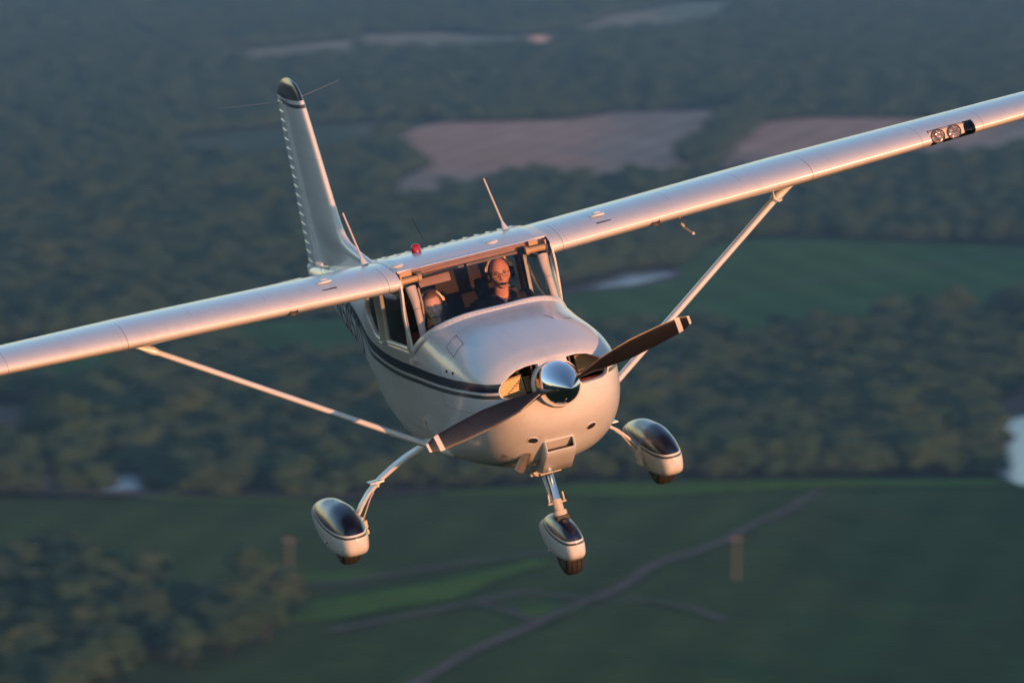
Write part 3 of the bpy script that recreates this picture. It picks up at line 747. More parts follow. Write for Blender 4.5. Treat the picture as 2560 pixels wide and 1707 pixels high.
for sgn in(-1,1):
    xs=[.575,.62,.665,.8,1.1,1.5,2,2.4,2.54,2.62,2.9,3.2,3.4,LLX0,LLX1,4.0,4.3,4.7,5.1,5.3,5.4,5.45]
    rs=[[ (sgn*wpt(x,u,v).x,wpt(x,u,v).y,wpt(x,u,v).z) for u,v in LOOP] for x in xs]
    # drooped rounded tip
    for dx,sc in((5.48,.93),(5.50,.80),(5.51,.55)):
        rs.append([(sgn*dx,wpt(5.45,.5+(u-.5)*sc,v*sc).y,wpt(5.45,u,v*sc).z) for u,v in LOOP])
    m=MB();m.rings(rs,True,False,True)
    Lc=len(LOOP)
    if sgn>0:
        i0=xs.index(LLX0)
        kill=set()
        for j in range(Lc):
            u=(LOOP[j][0]+LOOP[(j+1)%Lc][0])/2;v=(LOOP[j][1]+LOOP[(j+1)%Lc][1])/2
            if u<.062: kill.add((i0*Lc+j,i0*Lc+(j+1)%Lc))
        m.f=[f for f in m.f if not(len(f)==4 and (f[0],f[1]) in kill)]
    w_=m.build('wing',M['wing'],AP,angle=50)
    # root rib: dark rim then closing plate
    ribP=[wpt(.575,u,v) for u,v in LOOP]
    c=Vector((.575,1.2,.74))
    rb=[Vector((sgn*p.x,p.y,p.z)) for p in ribP];cc=Vector((sgn*.575,1.25,.735))
    def ins(k,dx): return [Vector((sgn*(.575+dx),p.y,p.z))+(Vector((0,cc.y-p.y,cc.z-p.z)))*k for p in rb]
    MB().rings([ins(0,0),ins(.012,.003),ins(.02,.03)],True,False,True).build('root_rib',M['dark'],w_,angle=30)
    # fuel cap, panel mark, air vent hole, stall/tie-down
    xx=1.08 if sgn<0 else 1.02
    p=wpt(xx,.20,0);zt=max(wpt(xx,u,v).z for u,v in UP if abs(u-.20)<.04)
    cp_=Vector((sgn*xx,p.y-.06,zt-.004))
    MB().lathe(cp_-Vector((0,0,.012)),(0,.10,1),[(0,.06),(.012,.058),(.020,.045),(.024,.03),(.030,.028),(.032,.001)],28).build('fuel_cap',M['white'],w_)
    m=MB();q=wpt(xx,.055,np.interp(.055,[a for a,b in UP],[b for a,b in UP]))
    m.box((sgn*xx,q.y,q.z+.001),(.055,.005,.0015),Matrix.Rotation(R_(35),3,'X'));m.build('placard',M['dark'],w_,False)
    xv=1.385;q=wpt(xv,.012,-.016)
    m=MB();m.lathe(Vector((sgn*xv,q.y-.001,q.z-.004)),(0,-1,-.2),[(-.01,.034),(.006,.032),(.0065,.026),(.002,.018),(.001,.001)],20);o=m.build('air_vent',M['engine'],w_);
    # flap/aileron skin beads on the upper rear
    m=MB()
    for x in np.arange(.75,5.2,.16):
        a_=[wpt(x,u,np.interp(u,[a for a,b in UP],[b for a,b in UP])) for u in (.76,.80,.90,.97)]
        m.tube([(sgn*q_.x,q_.y,q_.z+.001) for q_ in a_],[.003,.008,.007,.002],6)
    m.build('control_surface_beads',M['wing'],w_)
    # strut
    ST=Vector((sgn*2.46,1.02,.655));SB=Vector((sgn*.525,.56,-.555))
    def af(P,c,th_,dirx):
        out=[];n=20
        t_=(ST-SB).normalized();n_=Vector((0,1,0));n_=(n_-t_*n_.dot(t_)).normalized();b2=t_.cross(n_)
        for i in range(n):
            a_=2*math.pi*i/n;xx_=math.cos(a_);yy_=math.sin(a_)
            out.append(P+n_*(xx_*c/2+ (.0))+b2*(yy_*th_/2*(1-.35*xx_)))
        return out
    rs=[af(SB.lerp(ST,u),.125,.044,0) for u in np.linspace(0,.965,24)]
    so=MB().rings(rs,True,True,True).build('wing_strut',M['strut'],AP)
    q1=SB.lerp(ST,.955);rs=[af(q1,.130,.050,0),af(SB.lerp(ST,.972),.15,.065,0)]
    rs.append([Vector((sgn*(2.45)+ (p.x-sgn*2.43)*1.9,p.y,.668)) for p in af(SB.lerp(ST,.99),.17,.07,0)])
    rs.append([Vector((sgn*(2.49)+ (p.x-sgn*2.43)*3.0,p.y,.70)) for p in af(SB.lerp(ST,.99),.18,.07,0)])
    MB().rings(rs,True,True,True).build('strut_cuff',M['strut'],so,angle=60)
    q0=SB.lerp(ST,.02);MB().rings([af(SB.lerp(ST,.035),.13,.05,0),af(SB.lerp(ST,.01),.15,.06,0),[Vector((sgn*.50,p.y,p.z)) for p in af(SB.lerp(ST,-.01),.17,.09,0)]],True,True,True).build('strut_cuff',M['strut'],so,angle=60)
# landing lights in the left wing (picture right)
def llp(x,u,v): return wpt(x,u,v)
lens=[]
LEP=[(u,v) for u,v in LOOP if u<.068]
rs=[[llp(x,u,v) for u,v in LEP] for x in np.linspace(LLX0,LLX1,6)]
LL=MB().rings(rs,False).build('landing_light',M['glass'],AP)
# tray
bx=LEP[0];bx2=LEP[-1]
pA0,pB0=llp(LLX0,*bx),llp(LLX0,*bx2);pA1,pB1=llp(LLX1,*bx),llp(LLX1,*bx2)
dy=Vector((0,-.014,0))
MB().rings([[pA0+Vector((.012,0,-.004)),pA1+Vector((-.07,0,-.004))],[pA0+dy+Vector((.012,0,-.016)),pA1+dy+Vector((-.07,0,-.016))],[pB0+dy+Vector((.012,0,.022)),pB1+dy+Vector((-.07,0,.022))]],False).build('light_mount_plate',M['post'],LL,False)
MB().rings([[pA0,pA1],[pA0+Vector((0,.06,-.02)),pA1+Vector((0,.06,-.02))],[pB0+Vector((0,.06,.02)),pB1+Vector((0,.06,.02))],[pB0,pB1]],False).build('light_bay',M['dark'],LL,False)
for x in(LLX0+.075,LLX0+.205):
    c=(llp(x,*bx)+llp(x,*bx2))/2+Vector((0,-.016,.0))
    r_=.052
    MB().lathe(c,(0,-1,.05),[(0,r_+.003),(.010,r_+.003),(.010,r_-.001),(.004,r_-.002)],36).build('lamp_rim',M['engine'],LL)
    MB().lathe(c+Vector((0,-.002,0)),(0,-1,.05),[(.0,r_-.002),(.004,r_*.8),(.008,r_*.4),(.010,.001)],36).build('lamp',M['reflector'],LL)
for xx,w2 in((LLX0-.035,.0),(LLX1+.035,0)): pass
m=MB();m.rings([[llp(x,u,v)+Vector((0,-.0015,-.001)) for x in(LLX0-.02,LLX1+.01)] for u,v in LEP[-4:]],False);
# pitot, stall vane, tie-down ring
m=MB();m.tube([(1.63,.93,.665),(1.637,.92,.60),(1.64,.905,.575)],[.013,.012,.010],10);m.tube([(1.64,.905,.575),(1.652,.80,.548),(1.656,.72,.541)],.0105,10);m.build('pitot_tube',M['cast'],AP)
m=MB();m.tube([(2.355,.90,.68),(2.36,.895,.625),(2.385,.89,.598),(2.41,.89,.606)],.010,8);m.build('tie_down_ring',M['white'],AP)
m=MB()
for dx,dz in((-.03,0),(0,.008),(.03,.004)): 
    q=wpt(2.38+dx,.004,-.006);m.ell((q.x,q.y-.001,q.z+dz),(.009,.004,.004),8,6)
m.build('stall_warning_vane',M['dark'],AP,False)
# centre-section roof (between the wings)
rs=[]
usel=[(u,v) for u,v in UP if u>.072]
for x in np.linspace(-.58,.58,13):
    rs.append([Vector((x,wpt(.575,u,v).y,wpt(.575,u,v).z+.001+.004*(1-(x/.58)**2))) for u,v in [(.075,np.interp(.075,[a for a,b in UP],[b for a,b in UP]))]+usel])
roof=MB().rings(rs,False).build('cabin_roof',M['wing'],AP,angle=0);roof.modifiers.new('s','SOLIDIFY').thickness=-.004
# retaining strip at top of the windshield
m=MB();q=rs[6][0]
m.rings([[Vector((x,rs[6][0].y-.016,rs[6][0].z-.009)) for x in(-.565,.565)],[Vector((x,rs[6][0].y-.014,rs[6][0].z+.0)) for x in(-.565,.565)],[Vector((x,rs[6][0].y+.014,rs[6][0].z+.009)) for x in(-.565,.565)]],False);m.build('windshield_top_frame',M['white'],AP)
# roof furniture
def ztop(x,y):
    y_=(y-.66)/1.63;return wz(max(abs(x),.575))-(y-.66)*math.sin(R_(1.5))+np.interp(y_,[a for a,b in UP],[b for a,b in UP])*1.63
for (x,y) in((-.53,.93),(.205,.95)):
    MB().ell((x,y,ztop(x,y)+.004),(.055,.075,.018),24,10).build('gps_antenna',M['white'],AP)
x,y=-.275,1.33;MB().lathe((x,y,ztop(x,y)-.004),(0,0,1),[(0,.045),(.012,.045),(.014,.036),(.05,.034),(.068,.026),(.075,.012),(.077,.001)],28).build('beacon_light',M['redlens'],AP)
for (x,y,x2,tip) in((-.665,1.38,-.70,None),(.43,1.38,.395,'red')):
    z=ztop(x,y)-.005
    a_=Vector((x,y,z));top=Vector((x2,y+.22,z+(.40)))
    o=MB().tube([a_,a_.lerp(top,.06),a_.lerp(top,.18)],[.030,.024,.009],12,1.0).build('antenna',M['white'],AP)
    MB().tube([a_.lerp(top,.17),a_.lerp(top,.985)],[.0085,.007],8).build('rod',M['post'],o)
    if tip:MB().tube([a_.lerp(top,.985),top],.0075,8).build('tip',M['red'],o)
# --- tail
def vsec(z,y0,y1,th_,x0=0,n=24):
    out=[]
    for i in range(n+1):
        x=(1-math.cos(math.pi*i/n))/2;t_=th_*5*(.2969*math.sqrt(x)-.1260*x-.3516*x*x+.2843*x**3-.1015*x**4);out.append((x0+t_,y0+(y1-y0)*x,z))
    return out+[(2*x0-p[0],p[1],p[2]) for p in out[-2:0:-1]]
fle=pchip([.25,.40,.47,.53,.62,.80,1.2,1.655,1.70,1.74,1.78,1.81,1.825],[4.0,4.22,4.85,5.22,5.40,5.50,5.66,5.85,5.875,5.91,5.97,6.05,6.14])
fte=pchip([.15,.8,1.655,1.70,1.74,1.78,1.81,1.825],[7.05,6.95,6.81,6.76,6.68,6.56,6.42,6.28])
zs=list(np.linspace(.26,.62,12))+list(np.linspace(.66,1.62,14))+[1.655,1.68,1.70,1.72,1.74,1.76,1.78,1.795,1.81,1.82,1.825]
rs=[]
for z in zs:
    y0=fle(z);th_=np.interp(z,[.26,.4,.62,1.65,1.78,1.825],[.05,.07,.11,.085,.05,.004])/1.0
    rs.append(vsec(z,y0,min(fte(z),6.63) if z<1.655 else fte(z),th_ if z<1.655 else th_))
FIN=MB().rings(rs,True,True,True).build('tail_fin',M['fin'],AP,angle=50)
RUD=MB()
rs=[]
for z in list(np.linspace(.16,1.65,30)):
    y1=fte(z);w=np.interp(z,[.16,1.65],[.030,.020])
    rs.append([(w,6.61,z),(w*.75,6.61+(y1-6.61)*.4,z),(.003,y1,z),(-.003,y1,z),(-w*.75,6.61+(y1-6.61)*.4,z),(-w,6.61,z)])
RUD=RUD.rings(rs,True,True,True).build('rudder',M['fin'],AP,angle=30)
m=MB()
for i in range(18):
    z=.245+i*(1.60-.245)/17;y1=fte(z)
    w=np.interp(z,[.16,1.65],[.030,.020])
    def sk(y): 
        k=(y-6.61)/(y1-6.61);return w*(1-.625*k) if k<.4 else w*.75*(1-(k-.4)/.6)+.003
    for s_ in(-1,1): m.tube([(s_*(sk(q_)-.001),q_,z+.014*(q_-y1+.27)/.27) for q_ in(y1-.265,y1-.245,y1-.14,y1-.03,y1-.01)],[.001,.0062,.0062,.0055,.001],6)
m.build('rudder_beads',M['white'],RUD)
m=MB();m.box((0,6.50,.30),(.06,.5,.03));

# fin whisker aerials
m=MB();m.tube([(0,6.2,1.64),(-.52,6.75,1.66)],[.004,.002],6);m.tube([(0,6.2,1.64),(.52,6.75,1.66)],[.004,.002],6);m.build('nav_aerial',M['exh'],AP)
m=MB();m.tube([(.12,2.9,.70),(.10,3.05,.86)],.003,6);m.build('wire_aerial',M['dark'],AP)
for sgn in(-1,1):
    rs=[]
    for x in np.linspace(.05,1.70,12):
        u=(x-.05)/1.65;y0=6.0+.12*u;y1=6.62;rs.append([(sgn*x,p[1],.12+p[0]*.9) for p in vsec(0,y0,y1,.09)])
    rs.append([(sgn*1.75,6.2+(p[1]-6.1)*.6,.12+(p[2]-.12)*.3) for p in rs[-1]])
    so=MB().rings(rs,True,True,True).build('stabilizer',M['white'],AP,angle=50)
    rs=[]
    for x in np.linspace(.12,1.74,10):
        u=(x-.12)/1.6;y1=6.98-.1*u;rs.append([(sgn*x,6.63,.143),(sgn*x,6.75,.137),(sgn*x,y1,.122),(sgn*x,y1,.118),(sgn*x,6.75,.105),(sgn*x,6.63,.098)])
    eo=MB().rings(rs,True,True,True).build('elevator',M['white'],AP,angle=30)
    m=MB()
    for x in np.arange(.18,1.7,.1): m.tube([(sgn*x,6.64,.138),(sgn*x,6.67,.142),(sgn*x,6.88,.128),(sgn*x,6.92,.124)],[.002,.012,.010,.002],6)
    m.build('elevator_beads',M['white'],eo)
# --- registration letters on both rear sides
def letters(txt,sgn):
    cu=bpy.data.curves.new('registration','FONT');cu.body=txt;cu.size=.42;cu.space_character=1.12;cu.shear=.25;cu.offset=.004;cu.resolution_u=3
    o=bpy.data.objects.new('tmp',cu);COL.objects.link(o)
    dg=bpy.context.evaluated_depsgraph_get();me=bpy.data.meshes.new_from_object(o.evaluated_get(dg));bpy.data.objects.remove(o)
    bm=bmesh.new();bm.from_mesh(me)
    xs=[v.co.x for v in bm.verts];ysv=[v.co.y for v in bm.verts];x0,x1=min(xs),max(xs);y0,y1=min(ysv),max(ysv)
    for q in np.arange(x0,x1,.04): bmesh.ops.bisect_plane(bm,geom=bm.verts[:]+bm.edges[:]+bm.faces[:],plane_co=(q,0,0),plane_no=(1,0,0))
    for q in np.arange(y0,y1,.03): bmesh.ops.bisect_plane(bm,geom=bm.verts[:]+bm.edges[:]+bm.faces[:],plane_co=(0,q,0),plane_no=(0,1,0))
    Lx=1.75;Hh=.30
    for v in bm.verts:
        a_=(v.co.x-x0)/(x1-x0)*Lx;h=(v.co.y-y0)/(y1-y0)*Hh
        if sgn<0: y=5.0-a_      # reads towards the nose on the right side
        else: y=3.25+a_
        zz=-.155+h+.115*(y-3.2)/1.75
        v.co=Vector((sgn*(half(SC(y),zz)+.0035),y,zz))
    bmesh.ops.recalc_face_normals(bm,faces=bm.faces)
    m2=bpy.data.meshes.new('registration');bm.to_mesh(m2);bm.free()
    o=mkobj('registration_letters',m2,M['letter'],AP,angle=0)
letters('N5057D',-1);letters('N5057D',1)
# ---------------------------------------------------------------- PEOPLE
def remeshed(mb,vox,name,smooth_it=4):
    me=bpy.data.meshes.new('t');me.from_pydata(mb.v,[],mb.f);me.update()
    bm=bmesh.new();bm.from_mesh(me);bmesh.ops.recalc_face_normals(bm,faces=bm.faces);bm.to_mesh(me);bm.free()
    o=bpy.data.objects.new('t',me);COL.objects.link(o)
    r=o.modifiers.new('r','REMESH');r.mode='VOXEL';r.voxel_size=vox
    s=o.modifiers.new('s','SMOOTH');s.iterations=smooth_it;s.factor=.5
    m2=bpy.data.meshes.new_from_object(o.evaluated_get(bpy.context.evaluated_depsgraph_get()));m2.name=name
    bpy.data.objects.remove(o);return m2
def G(a,b,s): return math.exp(-((a-b)/s)**2)
def headmesh(mb,HM,s=1.0,female=False):
    n,m=72,56;rs=[]
    for i in range(m+1):
        a=-math.pi/2+math.pi*i/m;a=max(min(a,1.5698),-1.5698);r=[]
        for j in range(n):
            b=2*math.pi*j/n;dx,dy,dz=math.cos(a)*math.sin(b),-math.cos(a)*math.cos(b),math.sin(a)
            x,y,z=.074*dx,.098*dy,.115*dz
            if z<0:
                q=(-z/.115);x*=1-(.30 if female else .24)*q**1.5
                if y>0:y*=1-.45*q
                else: y*=1-.10*q**3
            f=max(0,-dy)**.5 if dy<0 else 0
            if dy<0:
                y*=.93
                y-=.021*G(x,0,.0105)*(np.interp(z,[-.040,-.032,-.022,.012,.03],[0,.75,1,.30,0]))       # nose
                y-=.006*G(x,0,.020)*G(z,-.030,.010)
                y+=.0125*(G(x,.031,.018)+G(x,-.031,.018))*G(z,.008,.013)                # sockets
                y-=.006*(G(abs(x),.028,.022))*G(z,.030,.009)*(0.5 if female else 1)        # brow
                y-=.0065*G(x,0,.022)*G(z,-.058,.005);y-=.0065*G(x,0,.019)*G(z,-.069,.005)  # lips
                y+=.004*G(x,0,.026)*G(z,-.0635,.0025);y+=.005*G(x,0,.02)*G(z,-.082,.008)
                y-=.009*G(x,0,.022)*G(z,-.100,.013)                                         # chin
                x+=math.copysign(.005,x)*G(z,-.012,.022)*G(abs(x),.055,.02)                 # cheekbones
                x-=math.copysign(.005,x)*G(z,-.058,.02)*G(abs(x),.052,.018)
            r.append(HM@(Vector((x,y,z))*s))
        rs.append(r)
    mb.rings(rs,True,True,True)
    for sg in(-1,1):   # ears
        e=MB();e.ell((0,0,0),(.008,.018,.031),14,10,Matrix.Rotation(R_(-10),3,'X'));mb.add([HM@((Vector(v)+Vector((sg*.077,.008,-.008)))*s) for v in e.v],e.f)
def hand(mb,c,fwd,side,curl,s=1.0):
    """palm centre c, finger direction fwd, thumb towards side, curl direction"""
    c=Vector(c);f=Vector(fwd).normalized();sd=Vector(side);sd=(sd-f*sd.dot(f)).normalized();cu=Vector(curl);cu=(cu-f*cu.dot(f)-sd*cu.dot(sd)).normalized()
    Rm=Matrix((sd,f,cu)).transposed()
    mb.ell(c,(.040*s,.046*s,.016*s),14,10,Rm)
    for k,(off,L) in enumerate(((.030,.068),(.010,.076),(-.010,.071),(-.030,.056))):
        p=c+sd*off*s+f*.036*s;pts=[p-f*.02*s,p];dr=f
        for j,(fr,an) in enumerate(((.42,35),(.32,75),(.26,110))):
            a=R_(an);dr=f*math.cos(a)+cu*math.sin(a);p=p+dr*L*fr*s;pts.append(p)
        mb.tube(pts,[.0095*s,.009*s,.0085*s,.008*s,.0065*s],10)
    p=c+sd*.034*s-f*.018*s;pts=[p-sd*.012*s]
    for an in(25,50,80): 
        a=R_(an);p=p+(sd*math.cos(a)*.7+f*.6+cu*math.sin(a)*.8).normalized()*.024*s;pts.append(p)
    mb.tube(pts,[.013*s,.011*s,.010*s,.008*s],10)
def person(px,py,pz,s,yaw,female,label,skinm,hairm,shirtm,shz,hand_y):
    HM=Matrix.Translation((px,py,pz))@Matrix.Rotation(yaw,4,'Z')@Matrix.Rotation(R_(3),4,'X')
    mb=MB();headmesh(mb,HM,s,female)
    w=.185 if not female else .16
    nk=Vector((px,py+.045,pz-.10*s));cb=Vector((px,py+.085,shz-.005))
    mb.tube([HM@Vector((0,.025,-.04)),nk,cb,cb+Vector((0,.01,-.06))],[.050*s,.052*s,.062*s,.085*s],20)
    # torso
    rs=[]
    for z,ww,dd,yy in((shz+.02,.07,.055,0),(shz-.01,.13,.075,0),(shz-.05,w,.098,0),(shz-.12,w*1.0,.118,.005),(shz-.25,w*.93,.118,.02),(shz-.38,w*.82,.108,.04),(shz-.48,w*.86,.112,.05),(shz-.56,w*.95,.12,.05),(shz-.62,w*.7,.1,.05)):
        rs.append([(px+ww*math.copysign(abs(math.cos(q))**.8,math.cos(q)),py+.095+yy+dd*math.sin(q),z) for q in np.linspace(0,2*math.pi,33)[:-1]])
    mb.rings(rs,True,True,True)
    for sg in(-1,1):
        sh=Vector((px+sg*(w-.01),py+.10,shz-.055));el=Vector((px+sg*(w+.055),py-.03,shz-.29));wr=Vector((px+sg*.135,hand_y+.045,.165));
        mb.ell(sh,(.058,.06,.058))
        mb.tube([sh,sh.lerp(el,.5),el],[.054*s,.048*s,.040*s],16);mb.ell(el,(.041*s,)*3)
        mb.tube([el,el.lerp(wr,.4),wr],[.042*s,.038*s,.026*s],16)
        hand(mb,wr+Vector((0,-.045,.015)),(0,-1,.15),(-sg*.3,0,1),(-sg,0,0),s)
        hp=Vector((px+sg*.085,py+.12,shz-.55));kn=Vector((px+sg*.13,py-.33,shz-.50));an=Vector((px+sg*.11,py-.42,max(shz-.90,-.36)))
        mb.tube([hp,hp.lerp(kn,.5),kn],[.088,.078,.06],18);mb.tube([kn,kn.lerp(an,.35),an],[.058,.052,.036],16)
        mb.ell(an+Vector((0,-.04,-.02)),(.042,.11,.035))
    me=remeshed(mb,.0048,'person')
    o=mkobj('person',me,skinm,None,angle=0);o.matrix_world=MAC
    tag(o,label,'person')
    # clothes: outward copy of the covered region of the body surface
    bm=bmesh.new();bm.from_mesh(me);bm.verts.ensure_lookup_table()
    wrz=.165
    def cov(c):
        if c.y<hand_y+.075 and c.z<.30 and c.z>.05: return False
        vneck=shz+.035-.10*max(0,1-abs(c.x-px)/.06)*(1 if c.y<py+.07 else 0)
        return c.z<vneck and (c-Vector((px,py,pz))).length>.145*s
    bmesh.ops.delete(bm,geom=[f for f in bm.faces if not cov(f.calc_center_median())],context='FACES')
    for v in bm.verts: v.co+=v.normal*.006+v.normal*.004*mnoise.noise(v.co*14)
    m2=bpy.data.meshes.new('shirt');bm.to_mesh(m2);bm.free();mkobj('shirt',m2,shirtm,o,angle=0)
    T=lambda v:HM@(Vector(v)*s)
    # eyes, brows, mouth
    for sg in(-1,1):
        MB().ell(T((sg*.031,-.0775,.008)),(.0125*s,.010*s,.0078*s),14,10).build('eye',M['eye'],o)
        MB().ell(T((sg*.0305,-.0868,.008)),(.0055*s,.003*s,.0056*s),12,8).build('iris',M['iris'],o)
        MB().tube([T((sg*.016,-.093,.026)),T((sg*.030,-.094,.031)),T((sg*.046,-.084,.026))],[.0022*s,.003*s,.0015*s],6).build('eyebrow',hairm,o)
    m=MB();m.tube([T((-.023,-.0855,-.0635)),T((-.010,-.0945,-.0610)),T((0,-.0955,-.0622)),T((.010,-.0945,-.0610)),T((.023,-.0855,-.0635))],[.001,.0035*s,.0037*s,.0035*s,.001],8)
    m.tube([T((-.018,-.087,-.066)),T((0,-.0940,-.0695)),T((.018,-.087,-.066))],[.001,.0042*s,.001],8);m.build('mouth',M['lip'],o)
    # hair
    rs=[];n,mm=48,24
    for i in range(mm+1):
        a=math.pi/2*(1-i/mm*1.65)
        r=[]
        for j in range(n):
            b=2*math.pi*j/n;dx,dy,dz=math.cos(a)*math.sin(b),-math.cos(a)*math.cos(b),math.sin(a)
            k=1.0
            front=max(0,-dy)
            if female:
                zmin=-.75 if dy>-.30 else .68
                off=1.075
            else:
                zmin=-.45 if dy>-.12 else .97
                off=1.018 if dz<.55 else .96
            z=.115*dz
            x,y=.074*dx,.098*dy
            q=max(0,-z/.115);x*=1-.2*q**1.5
            if y>0:y*=1-.25*q
            if dz<zmin: off=.80
            nz=mnoise.noise(Vector((x*60,y*60,z*20)))*.02
            r.append(T((x*(off+nz),y*(off+nz),z*(off+nz))))
        rs.append(r)
    hb=MB().rings(rs,True,False,False)
    if not female:
        inv=HM.inverted()
        def ok(f):
            c=inv@(sum((Vector(hb.v[q]) for q in f),Vector())/len(f))/s;return c.y>-.012 and c.z<.062
        hb.f=[f for f in hb.f if ok(f)]
    else: hb.f.append(tuple(range(n)))
    hb.build('hair',hairm,o,angle=0)
    if female:
        m=MB();m.tube([T((0,.09,.03)),T((0,.125,.0)),T((0,.13,-.06)),T((.01,.115,-.13))],[.02,.03,.026,.008],12);m.build('ponytail',hairm,o)
    # headset
    R1=.098;pts=[T((R1*math.sin(a)*.98,.012,-.005+.137*math.cos(a))) for a in np.linspace(-math.pi*.50,math.pi*.50,25)]
    h=MB().tube(pts,[.004]*25,8,2.2,up=(0,1,0)).build('headset',M['band'] ,o)
    MB().tube([pts[q]+Vector((0,0,-.004)) for q in range(8,17)],.009,8,1.6,up=(0,1,0)).build('band_pad',M['headset'],h)
    for sg in(-1,1):
        MB().ell(T((sg*.094,.008,-.012)),(.020*s,.033*s,.044*s),18,12).build('ear_cup',M['headset'],h)
        MB().ell(T((sg*.080,.008,-.012)),(.012*s,.036*s,.046*s),18,12).build('ear_seal',M['headset'],h)
        MB().tube([T((sg*.099,.010,.0)),T((sg*.102,.011,.045)),T((sg*.094,.012,.07))],.0035,6).build('yoke',M['band'],h)
    MB().tube([T((.098,-.01,-.030)),T((.088,-.065,-.062)),T((.05,-.104,-.066)),T((.022,-.112,-.064))],.0028,6).build('boom',M['headset'],h)
    MB().ell(T((.004,-.112,-.064)),(.021*s,.010*s,.011*s),14,10).build('microphone',M['headset'],h)
    if not female:
        g=MB()
        for sg in(-1,1):
            P=roundpoly([(sg*.010,-.010),(sg*.052,-.008),(sg*.054,.022),(sg*.009,.021)],.014,5)
            pts=[T((a,-.106+.35*abs(a)**1.35*2.2,b-.002)) for a,b in P];g.tube(pts+[pts[0]],.0017,6)
            g.tube([T((sg*.054,-.088,.014)),T((sg*.077,-.02,.010)),T((sg*.079,.01,.004))],.0016,6)
        g.tube([T((-.010,-.1055,.010)),T((0,-.107,.013)),T((.010,-.1055,.010))],.0016,6)
        g.build('spectacles',M['spec'],o)
    # shoulder strap
    sx=.10 if not female else -.02
    m=MB();st=[Vector((px+.10,py+.20,shz+.03)),Vector((px+.095,py+.09,shz+.028)),Vector((px+.08,py+.0,shz-.04)),Vector((px+.03,py-.035,shz-.16)),Vector((px-.09,py-.03,shz-.36))]
    for i in range(len(st)-1): m.rings([[st[i]+Vector((-.022,-.002,0)),st[i]+Vector((.022,-.002,0)),st[i]+Vector((.022,.002,0)),st[i]+Vector((-.022,.002,0))],[st[i+1]+Vector((-.022,-.002,0)),st[i+1]+Vector((.022,-.002,0)),st[i+1]+Vector((.022,.002,0)),st[i+1]+Vector((-.022,.002,0))]],True,False,False)
    m.build('shoulder_strap',M['strap'],o,False)
    return o
person(.262,1.13,.545,1.0,R_(-9),False,'bald man in spectacles, dark shirt and headset behind the windshield',M['skin1'],M['hair2'],M['shirt1'],.375,.92)
person(-.288,1.12,.425,.94,R_(-14),True,'blond woman in dark red top and headset beside the left door post',M['skin2'],M['hair'],M['shirt2'],.25,.92)

